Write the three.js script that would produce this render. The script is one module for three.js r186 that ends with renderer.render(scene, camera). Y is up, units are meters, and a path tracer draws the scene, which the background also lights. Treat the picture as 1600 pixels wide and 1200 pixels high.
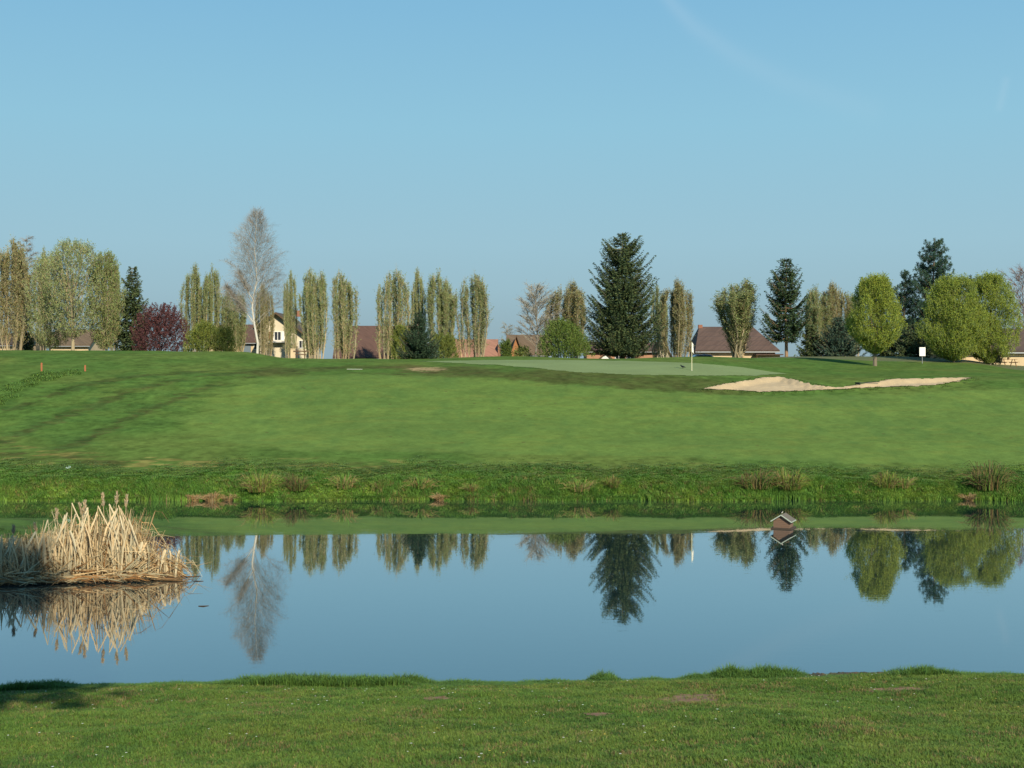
import * as THREE from 'three';

// ---------------------------------------------------------------- camera, sky, sun, exposure
const scene = new THREE.Scene();
const EYE = 7, F = 2060, HOR = 563;            // eye height above the pond, focal length in photo pixels, horizon row
const camera = new THREE.PerspectiveCamera(2 * Math.atan(600 / F) * 180 / Math.PI, 4 / 3, 0.5, 6000);
camera.position.set(0, EYE, 0);
camera.lookAt(0, EYE, -100);
camera.setViewOffset(1600, 1200, 0, 600 - HOR, 1600, 1200);
camera.updateProjectionMatrix();

const lin = c => c <= 0.04045 ? c / 12.92 : Math.pow((c + 0.055) / 1.055, 2.4);
const L8 = (r, g, b) => [lin(r / 255), lin(g / 255), lin(b / 255)];

const EXPOSURE = 1.4;                          // the photograph is exposed for the sunlit turf
const SUN_EL = 33 * Math.PI / 180, SUN_AZ = 22 * Math.PI / 180;
const toSun = new THREE.Vector3(Math.sin(SUN_AZ) * Math.cos(SUN_EL), Math.sin(SUN_EL), Math.cos(SUN_AZ) * Math.cos(SUN_EL));
const sun = new THREE.DirectionalLight(new THREE.Color().setRGB(1.0, 0.88, 0.66), 4.6);
sun.name = 'sun';
sun.position.copy(toSun).multiplyScalar(300).add(new THREE.Vector3(0, 0, -80));
sun.target.position.set(0, 0, -80);
sun.castShadow = true;
sun.shadow.mapSize.set(4096, 4096);
Object.assign(sun.shadow.camera, { left: -110, right: 110, top: 110, bottom: -110, near: 10, far: 600 });
sun.shadow.radius = 1.5;
scene.add(sun, sun.target);

// clear morning sky, computed: colour by height, a little brighter round the sun, two old vapour trails
const skyStops = [[0, L8(147, 172, 182)], [1.3, L8(150, 178, 189)], [3, L8(155, 189, 202)], [5, L8(156, 195, 211)], [10, L8(145, 196, 219)], [15, L8(131, 186, 218)], [30, L8(104, 164, 208)], [90, L8(66, 120, 178)]];
function skyAt(e) {
  for (let i = 1; i < skyStops.length; i++) if (e <= skyStops[i][0]) {
    const a = skyStops[i - 1], b = skyStops[i], t = (e - a[0]) / (b[0] - a[0]);
    return [0, 1, 2].map(k => a[1][k] + (b[1][k] - a[1][k]) * t);
  }
  return skyStops[skyStops.length - 1][1];
}
{
  const W = 3072, H = 1536, d = new Float32Array(W * H * 4);
  const ang = ([px, py]) => { const x = (px - 800) / F, y = (HOR - py) / F; return [Math.atan(x), Math.atan(y / Math.hypot(1, x))]; };
  const trail = [[1000, -60], [1052, 8], [1085, 42], [1150, 88], [1230, 128], [1360, 172]].map(ang);
  const trail2 = [[1572, 125], [1562, 168]].map(ang);
  const near = (a, e, pts) => {
    let best = [1e9, 0];
    for (let i = 1; i < pts.length; i++) {
      const [ax, ay] = pts[i - 1], [bx, by] = pts[i], dx = bx - ax, dy = by - ay;
      const t = Math.max(0, Math.min(1, ((a - ax) * dx + (e - ay) * dy) / (dx * dx + dy * dy)));
      const q = Math.hypot(a - ax - dx * t, e - ay - dy * t);
      if (q < best[0]) best = [q, (i - 1 + t) / (pts.length - 1)];
    }
    return best;
  };
  for (let j = 0; j < H; j++) {
    const e = ((j + 0.5) / H - 0.5) * Math.PI, base = skyAt(Math.max(0, e * 180 / Math.PI));
    for (let i = 0; i < W; i++) {
      const th = ((i + 0.5) / W - 0.5) * 2 * Math.PI, x = Math.cos(e) * Math.cos(th), z = Math.cos(e) * Math.sin(th);
      const c = x * toSun.x + Math.sin(e) * toSun.y + z * toSun.z;
      const g = 1 + 0.5 * Math.pow(Math.max(0, c), 12);
      let w = 0;
      const az = Math.atan2(x, -z);
      if (Math.abs(az) < 0.5 && e > 0.1 && e < 0.35) {
        const [q, t] = near(az, e, trail);
        w += 0.075 * Math.exp(-Math.pow(q / (0.0035 + 0.006 * t), 2)) * (1 - t * 0.75);
        const [q2] = near(az, e, trail2);
        w += 0.05 * Math.exp(-Math.pow(q2 / 0.0022, 2));
      }
      const o = (j * W + i) * 4;
      for (let k = 0; k < 3; k++) d[o + k] = (base[k] * g + (0.95 - base[k]) * w) / EXPOSURE;
      d[o + 3] = 1;
    }
  }
  const sky = new THREE.DataTexture(d, W, H, THREE.RGBAFormat, THREE.FloatType);
  sky.mapping = THREE.EquirectangularReflectionMapping;
  sky.magFilter = sky.minFilter = THREE.LinearFilter;
  sky.needsUpdate = true;
  scene.background = sky;
  scene.environment = sky;
}
const renderer = new THREE.WebGLRenderer({ antialias: true });
renderer.toneMapping = THREE.LinearToneMapping;
renderer.toneMappingExposure = EXPOSURE;
renderer.shadowMap.enabled = true;

// ---------------------------------------------------------------- helpers
function rng(seed) { let a = seed >>> 0; return () => { a = a + 0x6D2B79F5 | 0; let t = Math.imul(a ^ a >>> 15, 1 | a); t = t + Math.imul(t ^ t >>> 7, 61 | t) ^ t; return ((t ^ t >>> 14) >>> 0) / 4294967296; }; }
const clamp = (v, a, b) => v < a ? a : v > b ? b : v;
const mix = (a, b, t) => a + (b - a) * t;
const mix3 = (a, b, t) => [mix(a[0], b[0], t), mix(a[1], b[1], t), mix(a[2], b[2], t)];
const sstep = (a, b, x) => { const t = clamp((x - a) / (b - a), 0, 1); return t * t * (3 - 2 * t); };
function hash(i, j) { let h = Math.imul(i, 374761393) + Math.imul(j, 668265263) | 0; h = Math.imul(h ^ h >>> 13, 1274126177); return ((h ^ h >>> 16) >>> 0) / 4294967296; }
function noise(x, y) {
  const i = Math.floor(x), j = Math.floor(y); let u = x - i, v = y - j; u = u * u * (3 - 2 * u); v = v * v * (3 - 2 * v);
  const a = hash(i, j), b = hash(i + 1, j), c = hash(i, j + 1), d = hash(i + 1, j + 1);
  return a + (b - a) * u + (c - a + (a - b - c + d) * u) * v;
}
const fbm = (x, y, n = 4) => { let s = 0, a = 0.5, t = 0; for (let k = 0; k < n; k++) { s += a * noise(x + k * 17.3, y - k * 9.1); t += a; a *= 0.5; x *= 2.03; y *= 2.03; } return s / t; };
function lerpTable(T, x) { if (x <= T[0][0]) return T[0][1]; for (let i = 1; i < T.length; i++) if (x <= T[i][0]) { const t = (x - T[i - 1][0]) / (T[i][0] - T[i - 1][0]); return mix(T[i - 1][1], T[i][1], t); } return T[T.length - 1][1]; }
function sdPoly(x, y, P) {               // signed distance to a polygon, negative inside
  let d = 1e18, s = 1;
  for (let i = 0, j = P.length - 1; i < P.length; j = i++) {
    const ex = P[j][0] - P[i][0], ey = P[j][1] - P[i][1], wx = x - P[i][0], wy = y - P[i][1];
    const t = clamp((wx * ex + wy * ey) / (ex * ex + ey * ey), 0, 1), bx = wx - ex * t, by = wy - ey * t;
    d = Math.min(d, bx * bx + by * by);
    const c1 = y >= P[i][1], c2 = y < P[j][1], c3 = ex * wy > ey * wx;
    if ((c1 && c2 && c3) || (!c1 && !c2 && !c3)) s = -s;
  }
  return s * Math.sqrt(d);
}
function dLine(x, y, P) {
  let d = 1e18;
  for (let i = 1; i < P.length; i++) {
    const ex = P[i][0] - P[i - 1][0], ey = P[i][1] - P[i - 1][1], wx = x - P[i - 1][0], wy = y - P[i - 1][1];
    const t = clamp((wx * ex + wy * ey) / (ex * ex + ey * ey), 0, 1);
    d = Math.min(d, Math.hypot(wx - ex * t, wy - ey * t));
  }
  return d;
}
const taken = {};
function numbered(n) { const k = taken[n] = (taken[n] ?? -1) + 1; return k ? `${n}_${String(k).padStart(3, '0')}` : n; }
function tag(o, label, category, group, kind) {
  if (label) o.userData.label = label;
  if (category) o.userData.category = category;
  if (group) o.userData.group = group;
  if (kind) o.userData.kind = kind;
  return o;
}
function shade(o) { o.traverse(m => { if (m.isMesh) { m.castShadow = true; m.receiveShadow = true; } }); return o; }
function thing(name, label, category, [x, y, z], turn = 0, group) {
  const g = new THREE.Group(); g.name = numbered(name); g.position.set(x, y, z); g.rotation.y = turn; scene.add(g);
  return tag(g, label, category, group);
}
function part(name, geometry, material, parent) { const m = new THREE.Mesh(geometry, material); m.name = name; m.castShadow = m.receiveShadow = true; parent.add(m); return m; }
function structure(name, geometry, material) { const m = new THREE.Mesh(geometry, material); m.name = name; m.castShadow = m.receiveShadow = true; m.userData.kind = 'structure'; scene.add(m); return m; }

class GB {                                  // collects triangles
  constructor() { this.p = []; this.c = []; this.n = 0; }
  tri(a, b, c, col) { this.p.push(a[0], a[1], a[2], b[0], b[1], b[2], c[0], c[1], c[2]); for (let k = 0; k < 3; k++) this.c.push(col[0], col[1], col[2]); this.n++; }
  quad(a, b, c, d, col) { this.tri(a, b, c, col); this.tri(a, c, d, col); }
  tube(P, R, sides, col) {
    let prev = null;
    for (let i = 0; i < P.length; i++) {
      const a = P[Math.max(0, i - 1)], b = P[Math.min(P.length - 1, i + 1)];
      let d = nrm(sub(b, a)), s = Math.abs(d[1]) > 0.9 ? nrm(cross(d, [1, 0, 0])) : nrm(cross(d, [0, 1, 0])), t = cross(d, s);
      const ring = [];
      for (let k = 0; k < sides; k++) { const w = k / sides * 6.2832, cs = Math.cos(w) * R[i], sn = Math.sin(w) * R[i]; ring.push([P[i][0] + s[0] * cs + t[0] * sn, P[i][1] + s[1] * cs + t[1] * sn, P[i][2] + s[2] * cs + t[2] * sn]); }
      if (prev) for (let k = 0; k < sides; k++) { const k2 = (k + 1) % sides; this.quad(prev[k], ring[k], ring[k2], prev[k2], col); }
      prev = ring;
    }
  }
  spike(p, d, len, r, col) {                // thin tapering twig
    const s = nrm(Math.abs(d[1]) > 0.9 ? cross(d, [1, 0, 0]) : cross(d, [0, 1, 0])), t = cross(d, s), e = [p[0] + d[0] * len, p[1] + d[1] * len, p[2] + d[2] * len];
    const a = add(p, s, r), b = add(add(p, s, -r * 0.5), t, r * 0.87), c = add(add(p, s, -r * 0.5), t, -r * 0.87);
    this.tri(a, b, e, col); this.tri(b, c, e, col); this.tri(c, a, e, col);
  }
  leaf(p, d, len, w, rnd, col) {            // pointed leaf: diamond with a fold
    let s = nrm(cross(d, [rnd() - 0.5, rnd() - 0.5, rnd() - 0.5]));
    const m = add(p, d, len * 0.45), n = cross(d, s), f = w * 0.25;
    const a = add(add(m, s, w / 2), n, f), b = add(add(m, s, -w / 2), n, f), e = add(p, d, len);
    this.tri(p, a, e, col); this.tri(p, e, b, col);
  }
  box(x0, y0, z0, x1, y1, z1, col = [1, 1, 1]) {
    const v = [[x0, y0, z0], [x1, y0, z0], [x1, y1, z0], [x0, y1, z0], [x0, y0, z1], [x1, y0, z1], [x1, y1, z1], [x0, y1, z1]];
    for (const [a, b, c, d] of [[4, 5, 6, 7], [1, 0, 3, 2], [5, 1, 2, 6], [0, 4, 7, 3], [7, 6, 2, 3], [0, 1, 5, 4]]) this.quad(v[a], v[b], v[c], v[d], col);
    return this;
  }
  prism(P, z0, z1, col = [1, 1, 1]) {       // outline in x,y (counter-clockwise) pulled along z
    const tris = THREE.ShapeUtils.triangulateShape(P.map(q => new THREE.Vector2(q[0], q[1])), []);
    for (const [a, b, c] of tris) { this.tri([...P[a], z1], [...P[b], z1], [...P[c], z1], col); this.tri([...P[c], z0], [...P[b], z0], [...P[a], z0], col); }
    for (let i = 0; i < P.length; i++) { const a = P[i], b = P[(i + 1) % P.length]; this.quad([...a, z1], [...a, z0], [...b, z0], [...b, z1], col); }
    return this;
  }
  geo(uvs) {
    const g = new THREE.BufferGeometry();
    g.setAttribute('position', new THREE.Float32BufferAttribute(this.p, 3));
    g.setAttribute('color', new THREE.Float32BufferAttribute(this.c, 3));
    if (uvs) { const u = []; for (let i = 0; i < this.p.length; i += 3) u.push((this.p[i] + this.p[i + 2]) * uvs, (this.p[i + 1] + this.p[i + 2] * 0.37) * uvs); g.setAttribute('uv', new THREE.Float32BufferAttribute(u, 2)); }
    g.computeVertexNormals();
    return g;
  }
}
const sub = (a, b) => [a[0] - b[0], a[1] - b[1], a[2] - b[2]];
const add = (a, d, s = 1) => [a[0] + d[0] * s, a[1] + d[1] * s, a[2] + d[2] * s];
const cross = (a, b) => [a[1] * b[2] - a[2] * b[1], a[2] * b[0] - a[0] * b[2], a[0] * b[1] - a[1] * b[0]];
const nrm = a => { const l = Math.hypot(a[0], a[1], a[2]) || 1; return [a[0] / l, a[1] / l, a[2] / l]; };
const vary = (c, r, s = 0.2) => { const k = 1 + (r() - 0.5) * 2 * s, h = (r() - 0.5) * s; return [c[0] * k * (1 + h), c[1] * k, c[2] * k * (1 - h)]; };

function noiseTex(W, H, fn, repeat, colour = true) {
  const d = new Uint8Array(W * H * 4);
  for (let j = 0; j < H; j++) for (let i = 0; i < W; i++) { const c = fn(i, j); const o = (j * W + i) * 4; d[o] = clamp(c[0], 0, 1) * 255; d[o + 1] = clamp(c[1], 0, 1) * 255; d[o + 2] = clamp(c[2], 0, 1) * 255; d[o + 3] = 255; }
  const t = new THREE.DataTexture(d, W, H); t.magFilter = THREE.LinearFilter; t.minFilter = THREE.LinearMipmapLinearFilter; t.generateMipmaps = true;
  if (colour) t.colorSpace = THREE.SRGBColorSpace;
  t.wrapS = t.wrapT = repeat ? THREE.RepeatWrapping : THREE.ClampToEdgeWrapping; t.needsUpdate = true;
  return t;
}
const toS = c => { const f = v => v <= 0.0031308 ? v * 12.92 : 1.055 * Math.pow(v, 1 / 2.4) - 0.055; return [f(c[0]), f(c[1]), f(c[2])]; };
// tileable fbm on a W x W lattice
function tileNoise(i, j, W, cells, n = 4, seed = 0) {
  let s = 0, a = 0.5, t = 0, c = cells;
  for (let k = 0; k < n; k++) {
    const x = i / W * c, y = j / W * c, x0 = Math.floor(x), y0 = Math.floor(y); let u = x - x0, v = y - y0; u = u * u * (3 - 2 * u); v = v * v * (3 - 2 * v);
    const h = (p, q) => hash((p % c) + seed * 101 + k * 57, (q % c) + seed * 31);
    s += a * mix(mix(h(x0, y0), h(x0 + 1, y0), u), mix(h(x0, y0 + 1), h(x0 + 1, y0 + 1), u), v); t += a; a *= 0.5; c *= 2;
  }
  return s / t;
}
const std = (o) => new THREE.MeshStandardMaterial({ roughness: 0.9, ...o });
const rgb = (r, g, b) => new THREE.Color().setRGB(r, g, b);

// ---------------------------------------------------------------- terrain
const COLS = [-400, 0, 200, 380, 455, 600, 800, 950, 1080, 1250, 1400, 1500, 1600, 2000];
const ROWS = [   // distance, then the row of the photograph on which the ground lies there
  [88, 628, 628, 629, 630, 631, 631, 631, 632, 632, 634, 634, 634, 634, 634],
  [94, 594, 595, 596, 599, 600, 600, 601, 603, 604, 608, 608, 608, 608, 607],
  [98, 580, 581, 582, 584, 585, 585, 586, 588, 588, 594, 594, 594, 595, 595],
  [105, 563, 564, 565, 567, 569, 570, 571, 572, 571, 584, 585, 586, 587, 588],
  [112, 550, 550, 551, 553, 561, 562, 562, 563, 564, 574, 579, 580, 583, 585],
  [118, 546, 546.5, 547.5, 550, 560, 561, 559, 561, 558.5, 566, 575, 576, 580, 584],
  [126, 547, 547.5, 548.5, 552, 562, 562.5, 556.5, 561.5, 557.3, 561, 569, 570, 578, 584],
  [140, 552, 552, 553, 557, 566, 566, 560, 566, 563, 557, 557, 562, 574, 580],
  [155, 562, 562, 562, 564, 572, 572, 572, 573, 576, 562, 561, 566, 574, 580],
  [200, 578, 578, 578, 578, 578, 578, 578, 578, 578, 578, 578, 578, 578, 578]];
const TAB = [[66, ...COLS.map(() => 0)], [66.7, ...COLS.map(() => 0.5)], [69, ...COLS.map(() => 1.08)], [72, ...COLS.map(() => 1.55)], [80, ...COLS.map(() => 2.65)],
  ...ROWS.map(r => [r[0], ...r.slice(1).map(y => EYE - (y - HOR) / F * r[0])]), [320, ...COLS.map(() => 5.0)], [900, ...COLS.map(() => 4.5)], [4000, ...COLS.map(() => 4)]];
const rowAt = (row, px) => {
  if (px <= COLS[0]) return row[1]; if (px >= COLS[COLS.length - 1]) return row[COLS.length];
  let i = 1; while (COLS[i] < px) i++;
  return mix(row[i], row[i + 1], sstep(COLS[i - 1], COLS[i], px));
};
function farLand(x, D) {
  const px = 800 + x / Math.max(D, 60) * F;
  let i = 1; while (i < TAB.length - 1 && TAB[i][0] < D) i++;
  const g = k => rowAt(TAB[clamp(k, 0, TAB.length - 1)], px), dk = k => TAB[clamp(k, 0, TAB.length - 1)][0];
  const a = g(i - 1), b = g(i), da = dk(i - 1), db = dk(i), w = db - da, t = clamp((D - da) / w, 0, 1);
  const lim = (l, m, r) => l * r <= 0 ? 0 : Math.sign(l) * Math.min(Math.abs(m), 2 * Math.abs(l), 2 * Math.abs(r));
  const s0 = (b - a) / w, sm = i > 1 ? (a - g(i - 2)) / (da - dk(i - 2)) : s0, sp = i < TAB.length - 1 ? (g(i + 1) - b) / (dk(i + 1) - db) : s0;
  const ma = lim(sm, (sm + s0) / 2, s0) * w, mb = lim(s0, (s0 + sp) / 2, sp) * w;
  const t2 = t * t, t3 = t2 * t;
  return (2 * t3 - 3 * t2 + 1) * a + (t3 - 2 * t2 + t) * ma + (-2 * t3 + 3 * t2) * b + (t3 - t2) * mb;
}
function nearLand(x, D) {
  const l = D > 0 ? 5.28 - 0.1735 * D : 5.28 - 0.06 * Math.max(D, -30);
  return l + 0.011 * x + (fbm(x * 0.35 + 9, D * 0.35, 3) - 0.5) * 0.22;
}
const farEdge = x => 66 + (noise(x * 0.35, 3.3) - 0.5) * 0.8 + (noise(x * 1.4, 7.3) - 0.5) * 0.4;
const nearEdge = x => 24.2 + (noise(x * 0.5, 1.3) - 0.5) * 0.5;
let BUNKER = null;
function land(x, D) {
  let h;
  if (D < 45) { h = Math.max(nearLand(x, D), 0.8); const e = nearEdge(x); if (D > e) h = mix(h, -1.2, sstep(e, e + 2.2, D)); }
  else {
    const off = farEdge(x) - 66;
    h = D < 80 ? farLand(x, D - off * sstep(74, 66, D)) : farLand(x, D);
    if (D < farEdge(x)) h = -1.2 * sstep(farEdge(x), farEdge(x) - 3, D);
    h += (fbm(x * 0.16, D * 0.16, 3) - 0.5) * 0.28 * sstep(69, 78, D) * sstep(135, 112, D);
    if (BUNKER && D > 84 && D < 112) for (const P of BUNKER) { const s = sdPoly(x, D, P); if (s < 0.5) h += s > 0 ? 0.1 * (1 - s / 0.5) : 0.1 - 0.3 * sstep(0, 0.7, -s); }
  }
  const end = sstep(58, 70, Math.abs(x + 6));
  if (end > 0 && D > 20 && D < 70) h = mix(h, Math.max(h, mix(1.1, 1.2, (D - 20) / 50)), end);
  return h;
}
function groundAt(px, py, from = 60) {      // the point of the ground seen at a place of the photograph
  let D = from;
  for (; D < 260; D += 0.05) if (EYE - (py - HOR) / F * D < land((px - 800) / F * D, D)) break;
  return [(px - 800) / F * D, D];
}
const poly = P => P.map(([x, y]) => groundAt(x, y));
BUNKER = null;
const sandA = poly([[1102, 610], [1125, 604], [1150, 600], [1172, 596], [1196, 592], [1222, 591.5], [1245, 596], [1266, 602], [1290, 606.5], [1318, 607], [1345, 603], [1372, 598], [1400, 594.5], [1450, 594], [1490, 592.5], [1520, 592.5], [1496, 598], [1462, 603.5], [1425, 605.5], [1370, 607], [1310, 610.5], [1262, 612.5], [1215, 614], [1160, 612.5]]);
const bareSand = poly([[640, 577], [655, 574], [680, 574], [697, 575.5], [690, 579], [665, 581], [648, 580]]);
BUNKER = [sandA];
const range = (a, b, s) => { const o = []; for (let v = a; v < b - 1e-6; v += s) o.push(v); return o; };
const XL = [-4000, -2200, -1200, -700, -450, -300, -220, -170, -130, -105, -88, -76, -66, -58, -52, ...range(-48, 48, 0.4), 48, 52, 58, 66, 76, 88, 105, 130, 170, 220, 300, 450, 700, 1200, 2200, 4000];
const DL = [-600, -350, -200, -120, -80, -55, -40, -30, -22, -16, -11, -7, -4, -2, 0, 2, 4, 6, 8, ...range(10, 22, 0.4), ...range(22, 28, 0.2), ...range(28, 64, 2.25), ...range(64, 70, 0.2), ...range(70, 130, 0.3), ...range(130, 200, 2), 200, 225, 260, 320, 420, 600, 900, 1500, 2500, 4000];
const HG = DL.map(D => XL.map(x => land(x, D)));
const cellOf = (A, v) => { let lo = 0, hi = A.length - 2; while (lo < hi) { const m = (lo + hi + 1) >> 1; if (A[m] <= v) lo = m; else hi = m - 1; } return lo; };
function meshH(x, D) {                       // height of the built sheet, not of the formula
  const i = cellOf(XL, x), j = cellOf(DL, D), u = clamp((x - XL[i]) / (XL[i + 1] - XL[i]), 0, 1), v = clamp((D - DL[j]) / (DL[j + 1] - DL[j]), 0, 1);
  const a = HG[j][i], b = HG[j][i + 1], c = HG[j + 1][i + 1], d = HG[j + 1][i];
  return u >= v ? a + (b - a) * u + (c - b) * v : a + (c - d) * u + (d - a) * v;
}
function sheet(i0, i1, j0, j1, uvOf, skip) {
  const P = [], N = [], U = [], I = [], w = i1 - i0 + 1;
  for (let j = j0; j <= j1; j++) for (let i = i0; i <= i1; i++) {
    const x = XL[i], D = DL[j]; P.push(x, HG[j][i], -D);
    const ia = Math.max(i - 1, 0), ib = Math.min(i + 1, XL.length - 1), ja = Math.max(j - 1, 0), jb = Math.min(j + 1, DL.length - 1);
    const n = nrm([-(HG[j][ib] - HG[j][ia]) / (XL[ib] - XL[ia]), 1, (HG[jb][i] - HG[ja][i]) / (DL[jb] - DL[ja])]);
    N.push(...n); U.push(...uvOf(x, D));
  }
  for (let j = 0; j < j1 - j0; j++) for (let i = 0; i < i1 - i0; i++) {
    if (skip && skip(XL[i0 + i], DL[j0 + j])) continue;
    const a = j * w + i, b = a + 1, c = a + w + 1, d = a + w; I.push(a, b, c, a, c, d);
  }
  const g = new THREE.BufferGeometry();
  g.setAttribute('position', new THREE.Float32BufferAttribute(P, 3)); g.setAttribute('normal', new THREE.Float32BufferAttribute(N, 3)); g.setAttribute('uv', new THREE.Float32BufferAttribute(U, 2)); g.setIndex(I);
  return g;
}
const iA = XL.indexOf(-48), iB = XL.indexOf(48), jA = cellOf(DL, 28.01), jB = cellOf(DL, 64.01), jC = cellOf(DL, 130.01);

// colours of turf and soil (base colours)
const C = { fair: [0.112, 0.176, 0.040], fair2: [0.088, 0.146, 0.036], rough: [0.064, 0.120, 0.026], rough2: [0.092, 0.132, 0.031], soil: [0.072, 0.055, 0.024], dry: [0.19, 0.165, 0.052], sand: [0.37, 0.285, 0.172], green: [0.155, 0.205, 0.088] };
const fairway = poly([[395, 593], [470, 587], [560, 585], [700, 589], [850, 598], [980, 608], [1100, 616], [1200, 620], [1330, 618], [1480, 611], [1600, 606], [1700, 603]]).concat([[62, 92], [62, 70.9]], poly([[1580, 731], [1300, 723], [1000, 715], [700, 709], [450, 704], [330, 692], [292, 662], [320, 632], [355, 606]]));
const greenPoly = poly([[655, 564.5], [720, 563.6], [800, 562.6], [870, 562.8], [950, 563.8], [1040, 566], [1100, 569], [1160, 574], [1228, 584], [1180, 587.5], [1080, 587.5], [1000, 586], [920, 583], [860, 578], [800, 572.5], [730, 568.5]]);
const tracks = [[[-40, 705], [0, 690], [60, 668], [130, 640], [200, 612], [280, 594], [380, 582], [480, 576], [560, 574]], [[90, 705], [150, 680], [210, 650], [270, 626], [320, 606], [390, 590]], [[20, 640], [80, 618], [150, 598], [230, 586], [320, 580]]].map(poly);
const scalp = [[[-60, 700], [60, 716], [150, 722], [300, 726], [500, 728], [800, 733], [1100, 736], [1400, 741], [1640, 746]]].map(poly);
const apron = [[[440, 580], [560, 578], [700, 580], [830, 584], [960, 595], [1100, 604]]].map(poly);
const X0 = -48, X1 = 48, D0 = 64, D1 = 130, TW = 2048;
let farMap;
{
  const M = 384, masks = [0, 1, 2, 3, 4].map(() => new Float32Array(M * M));
  for (let j = 0; j < M; j++) for (let i = 0; i < M; i++) {
    const x = mix(X0, X1, i / (M - 1)), D = mix(D0, D1, j / (M - 1)), o = j * M + i;
    masks[0][o] = sdPoly(x, D, fairway); masks[1][o] = sdPoly(x, D, bareSand);
    masks[2][o] = Math.min(...tracks.map(t => dLine(x, D, t))); masks[3][o] = Math.min(...scalp.map(t => dLine(x, D, t))); masks[4][o] = Math.min(...apron.map(t => dLine(x, D, t)));
  }
  const at = (m, x, D) => { const u = clamp((x - X0) / (X1 - X0) * (M - 1), 0, M - 1.001), v = clamp((D - D0) / (D1 - D0) * (M - 1), 0, M - 1.001), i = u | 0, j = v | 0, a = u - i, b = v - j, o = j * M + i; return mix(mix(m[o], m[o + 1], a), mix(m[o + M], m[o + M + 1], a), b); };
  farMap = noiseTex(TW, TW, (i, j) => {
    const x = X0 + (i + 0.5) / TW * (X1 - X0), D = D0 + (j + 0.5) / TW * (D1 - D0);
    const n1 = fbm(x * 0.22, D * 0.22, 3), n2 = fbm(x * 1.1 + 40, D * 1.1, 3), n3 = hash(i, j) * 0.5 + noise(x * 7, D * 7) * 0.5, n4 = fbm(x * 0.5 + 11, D * 1.3 + 5, 3);
    const wx = x + (n2 - 0.5) * 1.6, wd = D + (n2 - 0.5) * 1.2;
    const soft = mix(0.6, 1.8, sstep(-8, -22, x)), f = sstep(soft, -soft, at(masks[0], wx, wd) + (n4 - 0.5) * 2 * soft);
    let c = mix3(C.rough, C.rough2, clamp((n1 - 0.3) * 2.2, 0, 1));
    let fc = mix3(C.fair2, C.fair, clamp((n1 - 0.25) * 1.6 + (n2 - 0.5) * 0.9, 0, 1));
    fc = mix3(fc, [0.125, 0.162, 0.037], clamp((n4 - 0.5) * 1.6, 0, 0.5)); fc = mix3(fc, [0.066, 0.128, 0.034], clamp((fbm(x * 0.9 + 90, D * 0.35 + 4, 3) - 0.54) * 1.8, 0, 0.45));
    c = mix3(c, fc, f);
    const tr = at(masks[2], wx, wd);
    c = mix3(c, mix3(C.soil, [0.03, 0.062, 0.014], n2), 0.95 * sstep(0.95, 0.2, tr) * sstep(0.40, 0.60, n4 * 0.6 + n3 * 0.25 + n2 * 0.15 + 0.06));
    c = mix3(c, [0.045, 0.098, 0.024], 0.55 * sstep(3.2, 0.6, tr) * sstep(0.46, 0.62, n4) * (1 - f * 0.6));
    const sc = at(masks[3], wx, wd), side = sstep(20, -30, x);
    c = mix3(c, mix3(C.soil, [0.036, 0.066, 0.014], n2), (0.28 + 0.5 * side) * sstep(1.5, 0.2, sc) * sstep(0.38, 0.6, n4));
    c = mix3(c, C.dry, (0.2 + 0.6 * side) * sstep(1.8, 0.5, Math.abs(sc - 0.6)) * sstep(0.55, 0.72, fbm(x * 0.8 + 3, D * 2.2, 3)));
    c = mix3(c, mix3([0.05, 0.078, 0.02], C.soil, n2 * 0.7), 0.8 * sstep(4.2, 1.6, at(masks[4], wx, wd)) * (1 - f) * sstep(0.2, 0.5, n1));
    const bs = at(masks[1], wx, wd);
    c = mix3(c, [0.30, 0.225, 0.12], 0.85 * sstep(0.5, -0.3, bs) * sstep(0.3, 0.55, n2 * 0.6 + n3 * 0.4));
    c = mix3(c, C.soil, 0.6 * sstep(4.5, 0.5, bs) * sstep(0.48, 0.65, n4));
    if (hash(i >> 2, (j >> 2) + 999) > 0.9994) c = mix3(c, C.soil, 0.8);
    const nf = fbm(x * 2.6 + 60, D * 2.6, 3), nm = fbm(x * 0.8 + 20, D * 0.8 + 9, 3), k = mix(0.72 + 0.36 * n3 + 0.7 * (nf - 0.35) + 0.5 * (nm - 0.5), 0.84 + 0.28 * n3 + 0.3 * (nf - 0.4) + 0.2 * (nm - 0.5), f);
    return toS([c[0] * k, c[1] * k, c[2] * k]);
  }, false);
}
const turfTile = noiseTex(512, 512, (i, j) => {
  const a = tileNoise(i, j, 512, 6, 4, 1), b = tileNoise(i, j, 512, 64, 3, 2), c = mix3([0.058, 0.086, 0.020], [0.10, 0.10, 0.032], clamp(a * 1.8 - 0.4, 0, 1)), k = 0.6 + b * 0.8;
  return toS([c[0] * k, c[1] * k, c[2] * k]);
}, true);
const turfBump = noiseTex(512, 512, (i, j) => { const b = tileNoise(i, j, 512, 48, 4, 5); return [b, b, b]; }, true, false);
const bumpFar = turfBump.clone(); bumpFar.repeat.set(24, 18);
structure('fairway', sheet(iA, iB, jB, jC, (x, D) => [(x - X0) / (X1 - X0), (D - D0) / (D1 - D0)]), new THREE.MeshPhysicalMaterial({ map: farMap, bumpMap: bumpFar, bumpScale: 0.012, roughness: 1, specularIntensity: 0.05 }));
structure('lawn', sheet(iA, iB, 0, jA, (x, D) => [x / 5, D / 5]), std({ map: turfTile, bumpMap: turfBump, bumpScale: 0.02, roughness: 1 }));
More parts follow.
